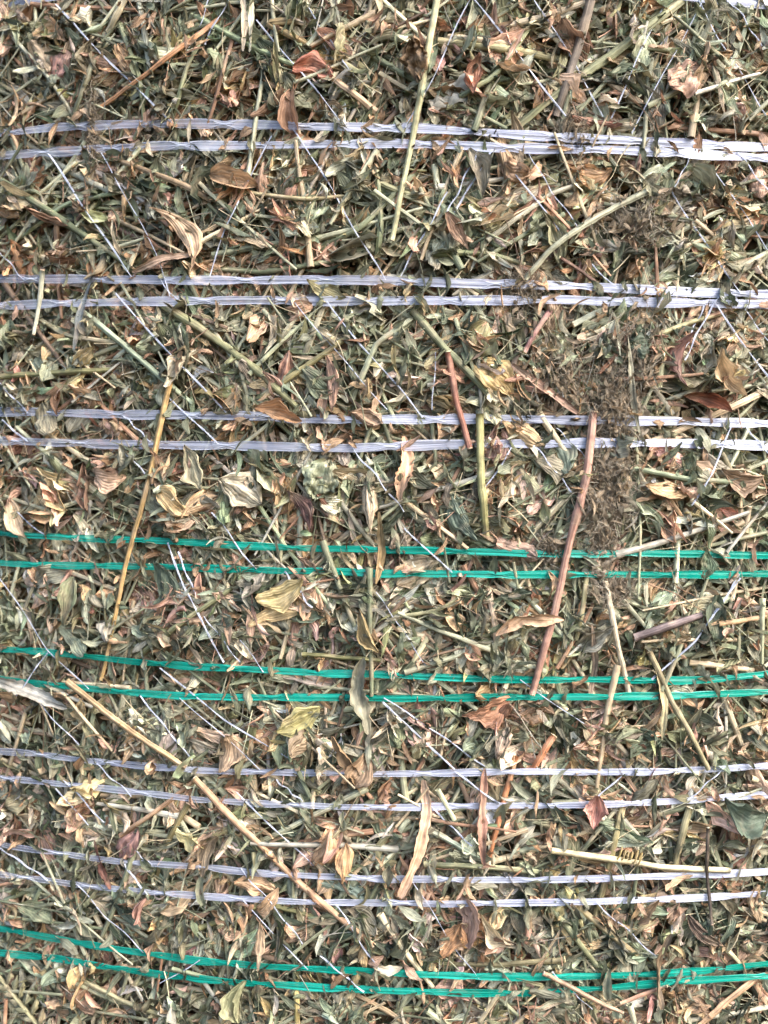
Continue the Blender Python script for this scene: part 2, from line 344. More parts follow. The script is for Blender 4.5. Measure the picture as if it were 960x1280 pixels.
# ------------------------------------------------------------------ stalks, twigs, fibres
def tube_geo(path, rad, k=8, ridge=.12, flat=1., nrm=None, ridges=4, hollow=False):
    path = np.asarray(path, float); m = len(path)
    T = np.gradient(path, axis=0); T /= np.linalg.norm(T, axis=1)[:, None]+1e-12
    ref = np.array([0, -1., 0]) if nrm is None else nrm
    Bn = np.cross(T, ref); Bn /= np.linalg.norm(Bn, axis=1)[:, None]+1e-12; Nn = np.cross(Bn, T)
    th = np.linspace(0, 2*np.pi, k, endpoint=False)
    rr = 1+ridge*np.cos(ridges*th+.6)+(0 if k < 10 else ridge*.9*np.cos(7*th+1.))
    r = np.asarray(rad)*np.ones(m)
    return path[:, None]+r[:, None, None]*rr[None, :, None]*(Bn[:, None]*np.cos(th)[None, :, None]+flat*Nn[:, None]*np.sin(th)[None, :, None])
def tube_uv(m, k, length, seed=0.):
    u, v = np.meshgrid(np.linspace(0, length*12, m), np.abs(np.linspace(-1, 1, k)), indexing='ij')
    return np.stack([u, v], -1).reshape(-1, 2)
def smooth_path(pts, m):
    pts = np.asarray(pts, float)
    d = np.r_[0, np.cumsum(np.linalg.norm(np.diff(pts, axis=0), axis=1))]
    t = np.linspace(0, d[-1], m)
    out = np.stack([np.interp(t, d, pts[:, i]) for i in range(pts.shape[1])], 1)
    if len(pts) > 2:
        for _ in range(2): out[1:-1] = (out[:-2]+2*out[1:-1]+out[2:])/4
    return out
def tube_faces_caps(m, k):
    f = [list(r) for r in grid_faces(1, m, k, True)]
    return f
def tube_mesh(name, g, col, length):
    m, k = g.shape[:2]; Vv = g.reshape(-1, 3)
    f = grid_faces(1, m, k, True)
    c0, c1 = g[0].mean(0), g[-1].mean(0)
    Vv = np.vstack([Vv, g[0]*.6+c0*.4, g[-1]*.6+c1*.4]); n0 = m*k; n1 = n0+k
    j = np.arange(k); j2 = (j+1) % k
    cap = [np.stack([j2, j, n0+j, n0+j2], 1), np.stack([(m-1)*k+j, (m-1)*k+j2, n1+j2, n1+j], 1)]
    if k % 2 == 0:
        q = []
        for bse, fl in ((n0, 0), (n1, 1)):
            for i in range(1, k-1, 2):
                r = [bse, bse+i, bse+i+1, bse+(i+2) % k] if i+2 <= k else None
                if i+2 == k: continue
                q.append(r if fl else r[::-1])
        if q: cap.append(np.array(q))
    f = np.vstack([f]+cap)
    uv = tube_uv(m, k, length); uv = np.vstack([uv, uv[:k], uv[-k:]])
    cc = np.repeat(np.atleast_2d(col), len(Vv), 0)
    return mesh(name, Vv, f, uv, cc)
def one_stalk(pts, wpx, col, label=None, name='dry_stalk', group='long stalks on the bale face', h=.003, hs=None, flat=.85, cut=True, cat='stalk',
              taper=.85, kink=.6, k=10, ridge=.1, node=False, absolute=False, colj=.06, cutcol=(216, 196, 150), bulge=0, parts=True):
    pts = np.asarray(pts, float); ln = np.linalg.norm(np.diff(pts, axis=0), axis=1).sum()
    m = int(max(8, ln/7))
    q = smooth_path(pts, m)
    wob = np.cumsum(rng.normal(0, kink*.25, m)); wob -= np.linspace(wob[0], wob[-1], m)
    d = (pts[-1]-pts[0])/np.linalg.norm(pts[-1]-pts[0]); q = q+wob[:, None]*np.array([-d[1], d[0]])
    if hs is None: hs = [h, h]
    hh = np.interp(np.linspace(0, 1, m), np.linspace(0, 1, len(hs)), hs)
    if not absolute:
        fc = face(q[:, 0], q[:, 1]); kk = max(3, m//3)|1; fs = np.convolve(np.pad(fc, kk//2, mode='edge'), np.ones(kk)/kk, 'valid')[:m]; hh = hh+fs
    p3 = P(q[:, 0], q[:, 1], hh)[0]
    r = wpx*PX/2*np.linspace(1, taper, m)*(1+.06*np.sin(np.linspace(0, rng.uniform(5, 15), m)+rng.uniform(0, 6)))
    if bulge: r = r*(1+bulge*np.exp(-((np.linspace(0, 1, m)-rng.uniform(.3, .7))/.03)**2))
    nrm = P(q[m//2, 0], q[m//2, 1])[2]
    loc = p3[0].copy(); g = tube_geo(p3-loc, r, k, ridge, flat, nrm)
    c = jitter_col(col, 1, colj)
    me = tube_mesh('stalk', g, c, ln*PX)
    if not (cut and parts):
        return tag(link(me, name, M_stem, loc=loc), label, cat, group)
    root = empty(name, loc); tag(root, label, cat, group)
    link(me, 'stalk_shaft', M_stem, root)
    # pale cut end: a ring with a sunk pith, on the end that stands higher
    for e, sg in ((0, -1), (-1, 1)):
        if hh[e]-hh[m//2] < -.002: continue
        ax = (p3[e]-p3[e-sg if e == -1 else 1]); ax /= np.linalg.norm(ax)
        ring = g[e]; cen = ring.mean(0); V3 = [ring*1.0+ax*.00005, cen+(ring-cen)*.98+ax*.0006, cen+(ring-cen)*.62+ax*.0007, cen+(ring-cen)*.5-ax*.0008+ax*.0001]
        gg = np.stack(V3); me2 = mesh('cut', gg.reshape(-1, 3), grid_faces(1, 4, k, True), tube_uv(4, k, .002), np.repeat(jitter_col(cutcol, 1, .05), 4*k, 0))
        link(me2, 'cut_end', M_stem, root)
    return root
def fibre_stuff(name, label, n, Lr, rr, hlo, hhi, wig, pal, k=4, m=9, region=None, outer=False, sd=None, mat=None, sag=0., spread=None, angf=None, cat='loose hay', flat=1., where_p=None):
    if where_p is not None: px, py = where_p(n); n = len(px)
    elif region is not None:
        c = region[rng.integers(0, len(region), n)]
        px = c[:, 0]+rng.normal(0, 1, n)*c[:, 2]; py = c[:, 1]+rng.normal(0, 1, n)*c[:, 3]
    elif outer:
        px = rng.uniform(-600, 1500, n); py = rng.uniform(-600, 1850, n)
    else: px, py = scatter(n)
    L = rng.uniform(*Lr, n); an = rng.uniform(0, 6.283, n) if angf is None else angf(n, px, py)
    u = np.linspace(-.5, .5, m)
    da = np.cumsum(rng.normal(0, wig, (n, m)), 1)+an[:, None]
    st = (L/(m-1))[:, None]
    X = np.cumsum(np.cos(da)*st, 1); Y = np.cumsum(np.sin(da)*st, 1)
    X = X-X.mean(1, keepdims=True)+px[:, None]; Y = Y-Y.mean(1, keepdims=True)+py[:, None]
    fc = face(px, py)
    h = fc[:, None]+rng.uniform(hlo, hhi, n)[:, None]+np.cumsum(rng.normal(0, (.0003 if sd is None else sd), (n, m)), 1)+rng.normal(0, .03, n)[:, None]*u[None]*L[:, None]*PX*6*.3
    h = np.minimum(h, .016)
    s, z = ps(X, Y, h); p3 = surf(s, z, h)[0]
    r = (rng.uniform(*rr, n)*PX)[:, None]*np.linspace(1, .55, m)[None]
    T = np.gradient(p3, axis=1); T /= np.linalg.norm(T, axis=2)[..., None]+1e-12
    Bn = np.cross(T, np.array([0, -1., 0])); Bn /= np.linalg.norm(Bn, axis=2)[..., None]+1e-12; Nn = np.cross(Bn, T)
    th = np.linspace(0, 2*np.pi, k, endpoint=False)
    G = p3[:, :, None]+r[:, :, None, None]*(Bn[:, :, None]*np.cos(th)[None, None, :, None]+flat*Nn[:, :, None]*np.sin(th)[None, None, :, None])
    pk = np.array([p[0] for p in pal], float); wt = np.array([p[1] for p in pal], float); wt /= wt.sum()
    ci = rng.choice(len(pal), n, p=wt)
    col = np.concatenate([np.clip(dusty(lin(pk[ci]), .15)*np.exp(rng.normal(0, .22, (n, 1))), 0, .8), rng.random((n, 1))], 1)
    uu, vv = np.meshgrid(np.linspace(0, 1, m), np.abs(np.linspace(-1, 1, k)), indexing='ij')
    uv = np.tile(np.stack([uu, vv], -1).reshape(1, -1, 2), (n, 1, 1)); uv[..., 0] *= (L*PX*12)[:, None]
    me = mesh(name, G.reshape(-1, 3), grid_faces(n, m, k, True), uv.reshape(-1, 2), np.repeat(col, m*k, 0))
    return tag(link(me, name, mat or M_stem), label, cat, kind='stuff')
STEMP = [((142, 144, 112), 4), ((172, 172, 140), 3.6), ((112, 118, 90), 2.4), ((186, 164, 128), 2), ((214, 196, 156), 1.5), ((156, 116, 86), 1.0), ((120, 98, 78), 1), ((166,162,146), 1)]
def hay_way(n, px, py):
    return np.where(rng.random(n) < .5, rng.choice([.8, -.85, 1.9, .1], n)+rng.normal(0, .25, n), rng.uniform(0, 6.283, n))
def upper(n):                               # stems are thickest in the upper half and on the left
    px, py = scatter(n*2); k = rng.random(n*2) < np.clip(1.1-.5*py/1280-.25*px/960, .3, 1); px, py = px[k][:n], py[k][:n]
    return px, py
fibre_stuff('chopped_stems', 'short chopped green and straw coloured stems mixed through the leaf litter', 1650, (40, 190), (1.3, 3.3), -.007, .0012, .02, STEMP, k=7, m=9, flat=.55, angf=hay_way, where_p=upper)
fibre_stuff('thin_twiglets', 'thin wiry stem pieces and leaf ribs scattered over the hay', 3600, (20, 90), (.3, .85), -.004, .0036, .09, STEMP+[((206,190,150), 2), ((196,150,120), 1)], k=5, m=9, mat=M_fib)
fibre_stuff('chopped_stems', 'coarse chopped stems on the sides of the bale beyond the close-up', 1500, (70, 220), (2.5, 5), -.006, .002, .03, STEMP, k=6, m=8, outer=True)
# grey lint and chaff caught in clumps
LINT = np.array([(764,560,15,40),(762,600,16,34),(748,640,15,26),(768,520,14,20),(764,580,15,34),(757,690,11,22),(768,500,14,20),(800,275,26,18),(795,440,16,34),(700,470,20,22),(715,165,10,14),(655,360,14,14),(116,165,3,26),(690,690,10,8),(770,735,12,9)], float)
LW = [((158, 146, 126), 3), ((184, 172, 152), 2), ((118, 108, 92), 2)]
fibre_stuff('hay_dust', 'grey brown lint and fine chaff matted on the net right of centre', 3300, (8, 36), (.13, .3), .001, .0092, .25, LW, k=4, m=9, region=LINT, sd=.0004, mat=M_fib, cat='chaff')
c_ = LINT[rng.integers(0, len(LINT), 1700)]*[1, 1, 1.15, 1.1]; px = c_[:, 0]+rng.normal(0, .8, 1700)*c_[:, 2]; py = c_[:, 1]+rng.normal(0, .8, 1700)*c_[:, 3]
h = face(px, py)+rng.uniform(.001, .0090, 1700); s_, z_ = ps(px, py, h); pos, t_, n_ = surf(s_, z_, h)
Gc = place(leaf_geo(1700, rng.uniform(6, 26, 1700)*PX, rng.uniform(2, 7, 1700)*PX, 6, 4), pos, t_, n_, rng.normal(1.57, .7, 1700), rng.normal(0, .5, 1700), rng.normal(0, .7, 1700))
cl = np.array([(150, 134, 112), (176, 158, 134), (122, 112, 92), (190, 168, 140)])[rng.integers(0, 4, 1700)]
me = mesh('chaff', Gc.reshape(-1, 3), grid_faces(1700, 6, 4), leaf_uv(1700, 6, 4), np.repeat(np.concatenate([lin(cl), rng.random((1700, 1))], 1), 24, 0))
tag(link(me, 'chaff_flakes', M_leaf), 'tiny grey brown chaff flakes held in the lint right of centre', 'chaff', kind='stuff')
# crumbs and leaf bits caught on the strands themselves
nb = 420; ks = rng.choice(list(BANDS), nb); px = rng.uniform(-20, 980, nb)
py = np.array([np.interp(x, [p[0] for p in BANDS[k][1]], [p[1] for p in BANDS[k][1]]) for x, k in zip(px, ks)])+rng.normal(0, 9, nb)
h = .0066+rng.uniform(.0003, .0022, nb); s_, z_ = ps(px, py, h); pos, t_, n_ = surf(s_, z_, h)
idx = rng.choice(len(PK), nb, p=PWt)
Gc = place(leaf_geo(nb, rng.uniform(12, 42, nb)*PX, rng.uniform(3, 14, nb)*PX, 8, 5), pos, t_, n_, rng.normal(1.4, .8, nb), rng.normal(0, .15, nb), rng.normal(0, .4, nb))
me = mesh('bits', Gc.reshape(-1, 3), grid_faces(nb, 8, 5), leaf_uv(nb, 8, 5), np.repeat(np.concatenate([dusty(lin(PC[idx]))*rng.uniform(.8, 1.2, (nb, 1)), rng.random((nb, 1))], 1), 40, 0))
tag(link(me, 'leaf_crumbs', M_leaf), 'small leaf bits and crumbs caught across the plastic strands', 'loose hay', kind='stuff')
# ------------------------------------------------------------------ hero stalks: photo points, width, colour
GG, OL, ST, OR, RB, DG, TN, PS = (128,130,90), (134,128,80), (206,184,132), (186,130,70), (156,104,76), (96,104,72), (188,146,104), (216,196,152)
HS = [
 ([(275,22),(200,80),(125,135)], 8, OR, .006, .006, 'orange brown stalk slanting down to the left near the top left'),
 ([(548,-10),(530,90),(512,190),(490,300)], 10, (170,164,116), .008, .009, 'long pale green stem crossing over the top white strands beside the middle'),
 ([(860,-5),(770,65),(690,122),(645,160)], 13, (138,142,96), .004, .004, 'thick green stem slanting down from the top right'),
 ([(740,-5),(722,60),(695,145)], 13, (112,94,82), .006, .005, 'dark grey brown ridged stick at the top right'),
 ([(125,55),(100,120),(75,190)], 10, GG, .004, .004, 'green stem standing steeply above the top white strands at left'),
 ([(215,5),(160,-20)], 8, GG, .003, .003, 'pale green stem cut by the top edge at left'),
 ([(240,18),(320,60),(400,95)], 9, (150,156,124), .003, .002, 'pale grey green stem slanting right under the orange stalk at top'),
 ([(155,0),(135,40)], 13, ST, .004, .003, 'straw yellow stem end at the top edge, left'),
 ([(-10,218),(70,270),(150,325),(185,352)], 11, DG, .004, .003, 'dark green stem slanting down from the left edge above the second strands'),
 ([(98,385),(165,440),(240,505)], 9, (158,164,134), .005, .004, 'grey green stem slanting right below the second white strands, left'),
 ([(200,378),(270,425),(330,470),(372,510)], 12, (140,138,86), .006, .004, 'olive stem slanting right between second and third white strands'),
 ([(515,388),(560,440),(600,480),(622,508)], 11, (124,130,84), .006, .006, 'jointed green stem slanting right of centre below the second white strands'),
 ([(213,475),(200,535),(180,625),(158,700),(126,850)], 9, (190,146,82), .0085, .0045, 'long golden stalk running down past white and green strands at left'),
 ([(600,517),(602,590),(608,672)], 11, (168,156,88), .009, .007, 'yellow olive straw hanging down over the third white strands'),
 ([(742,515),(735,590),(712,680),(692,770),(665,868)], 11, (172,128,100), .011, .010, 'long reddish brown stalk hanging over both green strand pairs'),
 ([(757,728),(768,790),(787,872)], 8, PS, .009, .010, 'pale straw stalk hanging to the middle green strands right of centre'),
 ([(560,440),(570,500),(587,560)], 9, RB, .008, .009, 'reddish brown stick lying across the third white strands'),
 ([(690,1063),(760,1072),(830,1084),(912,1088)], 9, PS, .009, .008, 'pale straw stalk lying level above the lowest white strands at right'),
 ([(243,973),(312,1045),(372,1103),(466,1182)], 10, TN, .009, .007, 'long tan stalk slanting right across the lowest white strands'),
 ([(84,852),(150,905),(232,960)], 10, TN, .0075, .0075, 'tan stalk slanting right below the middle green strands at left'),
 ([(80,868),(120,915),(150,950)], 6, ST, .004, .004, 'thin yellow stalk below the middle green strands near the left edge'),
 ([(962,487),(890,520),(815,552)], 10, ST, .007, .004, 'straw stalk slanting down from the right edge to the third white strands'),
 ([(885,1035),(883,1090),(890,1155)], 5, (74,66,52), .010, .010, 'thin dark stem hanging over the lowest white strands at right'),
 ([(680,1217),(730,1243),(778,1266)], 7, TN, .010, .009, 'short tan stick slanting across the bottom green strands'),
 ([(833,1232),(776,1254)], 6, TN, .009, .009, 'short tan stick pointing up right at the bottom green strands'),
 ([(812,815),(842,880),(866,920),(886,962)], 8, (150,146,98), .009, .009, 'olive grass stem slanting across the middle green strands at right'),
 ([(793,797),(835,783),(877,769)], 12, (112,92,88), .008, .006, 'dark ridged stick between green strand pairs at right'),
 ([(645,945),(628,1010),(608,1085)], 8, (190,122,66), .004, .003, 'orange stalk standing below the fourth white strands, right of centre'),
 ([(692,920),(665,965)], 10, (190,128,70), .004, .003, 'short orange stalk just above the fourth white strands'),
 ([(778,1008),(762,1080),(745,1145)], 10, (142,130,76), .002, .003, 'olive stalk passing under the lowest white strands at right'),
 ([(862,1010),(845,1080),(838,1130)], 10, OL, .002, .002, 'olive stalk behind the lowest white strands near the right edge'),
 ([(685,1130),(712,1162),(745,1206)], 9, GG, .005, .004, 'green stem slanting right below the lowest white strands'),
 ([(720,1132),(760,1165),(800,1197)], 9, (152,134,90), .005, .004, 'brownish stem slanting right beside the green one below the lowest white strands'),
 ([(946,1222),(910,1250),(873,1284)], 10, (186,150,106), .006, .005, 'tan stalk slanting down to the bottom edge at right'),
 ([(700,322),(735,345),(766,372)], 5, (98,68,50), .010, .010, 'dark brown twig crossing the second white strands'),
 ([(690,385),(672,410),(656,440)], 7, (150,112,88), .007, .007, 'small brown twig right below the second white strands'),
 ([(53,338),(50,375),(42,418)], 9, (182,182,146), .009, .008, 'pale green stem end across the second white strands near the left edge'),
 ([(808,240),(735,278),(690,310),(655,350)], 9, (172,170,140), .009, .008, 'pale grey stem slanting down above the second white strands at right'),
 ([(290,50),(270,120),(250,188)], 6, (150,106,70), .005, .006, 'thin brown stem above the top white strands left of centre'),
 ([(170,822),(235,772),(290,735)], 9, GG, .003, .003, 'green stem slanting up between the two green strand pairs at left'),
 ([(378,818),(430,822),(480,826)], 6, OL, .006, .006, 'thin olive stem lying level above the middle green strands'),
 ([(500,770),(545,765),(572,748)], 6, (150,148,104), .006, .005, 'thin green stem between the green pairs near the middle'),
 ([(735,710),(728,760),(720,800)], 7, (150,142,100), .006, .004, 'green stem beside the long reddish stalk'),
 ([(862,828),(900,833),(942,838)], 9, PS, .005, .005, 'pale straw stalk lying level just above the middle green strands at right'),
 ([(900,780),(962,770)], 8, TN, .005, .004, 'tan stalk reaching the right edge between the green pairs'),
 ([(530,1080),(600,1083),(690,1092)], 8, (150,150,106), .004, .004, 'green stem lying level just above the lowest white strands'),
 ([(540,1040),(580,1062),(605,1075)], 8, (152,158,126), .004, .003, 'sage stem slanting right of the hanging straw blade'),
 ([(840,520),(900,560),(925,615)], 9, GG, .003, .003, 'green stem curving below the third white strands at right'),
 ([(775,582),(860,600),(930,603)], 8, (146,150,112), .004, .004, 'grey green stem lying level below the third white strands at right'),
 ([(790,430),(870,400),(962,372)], 7, (160,158,112), .003, .003, 'pale olive stem slanting up to the right edge below the second strands'),
 ([(0,470),(70,466),(140,462)], 9, OL, .002, .002, 'olive stem lying level above the third white strands at the left edge'),
 ([(520,320),(600,315),(655,330)], 9, (124,126,84), .002, .002, 'dark olive stem just above the second white strands at centre'),
 ([(330,495),(430,425),(450,410)], 8, (142,136,84), .003, .003, 'olive stem slanting up left of centre between second and third strands'),
 ([(265,250),(215,225),(120,190)], 9, (150,128,90), .005, .004, 'brownish stem slanting right below the top white strands at left'),
 ([(300,240),(380,250),(430,245)], 7, (150,140,102), .004, .004, 'thin stem lying level below the top white strands'),
 ([(560,160+60),(640,205),(700,190)], 6, GG, .002, .002, 'green stem just below the top white strands right of centre'),
 ([(540,250),(500,240),(470,225)], 8, (132,138,92), .003, .003, 'green stem below the top white strands beside the long pale one'),
 ([(535,50),(640,62),(700,75)], 12, (152,146,100), .003, .003, 'olive stem lying level above the top white strands right of centre'),
 ([(640,55),(560,45)], 8, (204,178,128), .004, .004, 'short straw piece above the olive stem at the top'),
 ([(375,25),(330,28),(395,60)], 11, (190,150,92), .003, .003, 'bent golden stalk near the top edge left of centre'),
 ([(470,140),(420,100),(380,70)], 10, (200,172,120), .004, .002, 'straw stalk slanting down to the top white strands near centre'),
 ([(705,1040+160),(620,1206),(560,1205)], 8, OL, .002, .002, 'olive stem just above the bottom green strands right of centre'),
 ([(370,1225),(372,1280)], 9, (170,148,82), .004, .003, 'golden stem standing up from the bottom edge left of centre'),
 ([(250,1160),(330,1130),(400,1148)], 8, OL, .002, .002, 'olive stem just below the lowest white strands left of centre'),
 ([(235,1005),(205,1060),(195,1100)], 9, (140,128,78), .002, .002, 'olive brown stalk behind the lowest white strands left'),
 ([(150,1045),(200,1010),(243,975)], 7, (166,128,84), .006, .006, 'brown twig reaching up to the top of the long tan stalk'),
 ([(400,1065),(430,1030)], 6, OL, .004, .003, 'short olive stem between fourth and lowest white strands'),
 ([(220,1245+30),(160,1255),(100,1225)], 8, (160,140,100), .003, .003, 'brownish stem below the bottom green strands at left'),
 ([(430,1195+40),(480,1262),(515,1285)], 8, (172,150,112), .003, .003, 'tan stem slanting down to the bottom edge near centre'),
 ([(935,430),(880,470+10),(870,500)], 7, GG, .002, .002, 'green stem above the third white strands near the right edge'),
 ([(470,330),(476,280),(470,205)], 9, (128,132,86), .003, .003, 'green stem standing up beside the long pale stem'),
 ([(20,300),(80,255),(150,240)], 7, GG, .003, .003, 'green stem slanting up above the second white strands at left'),
 ([(150,30),(175,95),(180,150)], 8, (150,152,112), .004, .003, 'pale green stem standing above the top white strands at left'),
 ([(10,40),(60,95),(95,150)], 7, (160,160,128), .003, .003, 'pale grey stem slanting right in the top left corner'),
 ([(215,150),(235,80),(258,40)], 7, (150,150,110), .003, .003, 'pale green stem crossing behind the orange stalk at top'),
 ([(395,310),(450,285),(520,215)], 8, (140,142,100), .003, .003, 'green stem rising right from above the second white strands'),
 ([(250,335),(330,338),(440,322)], 8, (132,134,92), .003, .004, 'green stem lying level just above the second white strands'),
 ([(610,300),(690,240),(750,222)], 7, (166,164,134), .004, .003, 'thin pale stem rising right below the top white strands'),
 ([(560,130),(620,95),(665,30)], 8, (150,150,108), .004, .003, 'pale olive stem rising right beside the dark ridged stick'),
 ([(900,110),(925,60),(945,-5)], 8, (140,146,110), .003, .003, 'green stem rising to the top edge near the right corner'),
 ([(830,300),(900,262),(962,255)], 7, (158,156,122), .003, .003, 'pale stem reaching the right edge above the second white strands'),
 ([(440,500),(470,430),(520,395)], 8, (148,150,112), .003, .003, 'green stem rising right below the second white strands at centre'),
 ([(20,380),(80,420),(160,430)], 8, (150,144,100), .003, .003, 'olive stem bending right below the second white strands at left'),
 ([(255,395),(300,460),(310,500)], 7, (172,166,130), .003, .003, 'pale stem standing above the third white strands left of centre'),
 ([(120,620),(60,640),(5,620)], 7, (150,148,112), .003, .003, 'pale stem above the upper green strands at left'),
 ([(590,700),(580,725),(565,738)], 6, (98,66,52), .009, .008, 'small dark brown stick across the upper green strands'),
]
n_st = 0
for pts, wd, col, h0, h1, lab in HS:
    h0 += .0022; h1 += .0022
    one_stalk(pts, wd*.86, col, lab, flat=.62, hs=[h0*.62-(.0028 if h0 < .0095 else 0), h0*.62, (h0+h1)*.31, h1*.62, h1*.62-(.0028 if h1 < .0095 else 0)], bulge=.3 if rng.random() < .3 else 0, absolute=False, k=18, ridge=.1, taper=rng.uniform(.65, .9), kink=1.1)
    n_st += 1
# flat dry grass blades (long strips)
def blade(pts, wpx, col, label, h=.006, name='grass_blade', group='dry grass blades', cross=.7, tw=.6, hs=None, ends=.35):
    q = smooth_path(pts, 26); m = 26; nv = 9
    hh = np.interp(np.linspace(0, 1, m), np.linspace(0, 1, len(hs)), hs) if hs else np.full(m, h)
    hh = hh+np.convolve(np.pad(face(q[:, 0], q[:, 1]), 6, mode='edge'), np.ones(13)/13, 'valid')
    p3, t3, n3 = P(q[:, 0], q[:, 1], hh); T = np.gradient(p3, axis=0); T /= np.linalg.norm(T, axis=1)[:, None]
    B = np.cross(T, n3); u = np.linspace(0, 1, m)
    wv = wpx*PX/2*(ends+(1-ends)*np.sin(np.pi*u)**.6)*(1+.12*np.sin(u*14+rng.uniform(0, 6)))
    v = np.linspace(-1, 1, nv); a_ = tw*np.sin(u*5+rng.uniform(0, 6))
    yy = np.sin(cross*v)/cross; zz = (1-np.cos(cross*v))/cross+.13*np.sin(v*7+rng.uniform(0, 6))
    yy = yy[None]*(1+.1*rng.normal(0, 1, (m, 1))); zz = zz[None]+.06*rng.normal(0, 1, (m, nv))
    ya = yy*np.cos(a_)[:, None]-zz*np.sin(a_)[:, None]; za = yy*np.sin(a_)[:, None]+zz*np.cos(a_)[:, None]
    G = p3[:, None]+wv[:, None, None]*(B[:, None]*ya[..., None]+n3[:, None]*za[..., None]); loc = p3[0].copy()
    uv = leaf_uv(1, m, nv); uv[:, 0] *= 2
    me = mesh(name, (G-loc).reshape(-1, 3), grid_faces(1, m, nv), uv, np.repeat(jitter_col(col, 1, .05), m*nv, 0))
    return tag(link(me, name, M_stem, loc=loc), label, 'blade', group)
blade([(530,975),(535,1010),(522,1070),(500,1122)], 17, (206,176,126), 'pale tan grass blade hanging from the fourth to the lowest white strands', .0075)
blade([(303,-12),(306,30),(304,64)], 9, (220,200,156), 'split straw strip cut by the top edge, left half', .006)
blade([(315,-12),(314,30),(313,66)], 8, (232,214,172), 'split straw strip cut by the top edge, right half', .0065)
blade([(-15,846),(30,862),(84,884)], 20, (164,158,144), 'wide grey husk strip reaching in from the left edge', .0078)
blade([(640,455),(682,488),(722,516)], 12, (172,124,98), 'brown leaf strip slanting down to the third white strands', .0075)
blade([(455,822),(448,870),(460,918)], 26, (128,122,98), 'grey green pointed blade hanging over the middle green strands', .0085, cross=1.1, ends=.1)
blade([(840,1168),(822,1200),(822,1235),(828,1262)], 11, (122,104,72), 'dark curled leaf strip across the bottom green strands at right', .009, tw=1.)
blade([(606,960),(600,1020),(606,1082)], 17, (168,120,96), 'brown folded blade hanging below the fourth white strands', .006, cross=1.3, ends=.15)
blade([(118,1050),(126,1082),(138,1112)], 12, (122,82,56), 'dark brown narrow blade near the left edge', .007, ends=.1)
blade([(415,920),(432,948),(455,995)], 20, (152,110,72), 'brown curled blade over the fourth white strands', .008, cross=1.2, ends=.15)
blade([(735,880),(745,830),(740,780)], 9, (150,130,96), 'thin curled blade over the middle green strands', .007, ends=.1)
blade([(818,830),(832,880),(828,925)], 10, (188,172,120), 'pale blade beside the olive grass stem', .007, ends=.15)
blade([(470,730),(478,690),(474,640)], 12, (164,128,84), 'brown twisted blade over the upper green strands', .0075, ends=.2)
blade([(120,335),(98,400),(92,440)], 9, (106,118,110), 'blue grey blade below the second white strands near the left edge', .0065, ends=.1)
blade([(785,420),(792,500),(800,545)], 8, (150,152,120), 'grey green blade hanging through the lint at right', .008, ends=.1)
blade([(165,340),(200,325),(242,318)], 12, (178,138,112), 'pinkish blade just above the second white strands left', .006, ends=.2)
blade([(620,795),(650,772),(705,775)], 20, (196,150,108), 'tan pointed blade lying between the green pairs', .006, ends=.1, cross=1.)
blade([(300,830),(370,845),(435,862)], 15, (172,156,138), 'greyish wide blade lying under the middle green strands', .0035, ends=.15)
blade([(640,1222),(680,1211+20),(655,1255)], 6, (150,128,90), 'thin blade at the bottom green strands right of centre', .006)
blade([(505,545),(508,580),(500,625)], 22, (204,160,116), 'tan blade hanging below the third white strands', .006, cross=.9, ends=.2)
# random individual stalks
gi = 0
for i in range(150):
    px, py = rng.uniform(0, 960), rng.uniform(0, 1280); L = rng.uniform(50, 190); a_ = rng.uniform(0, 3.14) if rng.random() < .5 else rng.choice([.75, 2.2])+rng.normal(0, .3)
    dx, dy = math.cos(a_)*L/2, math.sin(a_)*L/2; b_ = rng.normal(0, L*.03)
    pts = [(px-dx, py-dy), (px-math.sin(a_)*b_, py+math.cos(a_)*b_), (px+dx, py+dy)]
    ci = rng.choice(len(STEMP), p=np.array([q[1] for q in STEMP])/sum(q[1] for q in STEMP)); col = STEMP[ci][0]
    cw = ['olive green', 'pale sage', 'dark green', 'light brown', 'straw coloured', 'brown', 'dark brown', 'greyish'][ci]
    dw = 'level' if abs(dx) > 2.2*abs(dy) else 'upright' if abs(dy) > 2.2*abs(dx) else ('slanting right' if dx*dy > 0 else 'slanting left')
    h_ = rng.uniform(-.0012, .0015)
    one_stalk(pts, rng.uniform(4., 8.5), col, '%s %s stalk %s' % (dw, cw, where(px, py)), hs=[h_-rng.uniform(0, .005), h_, h_-rng.uniform(0, .005)],
              group='chopped stalks on the bale face', taper=rng.uniform(.75, 1.), bulge=.3 if rng.random() < .25 else 0)
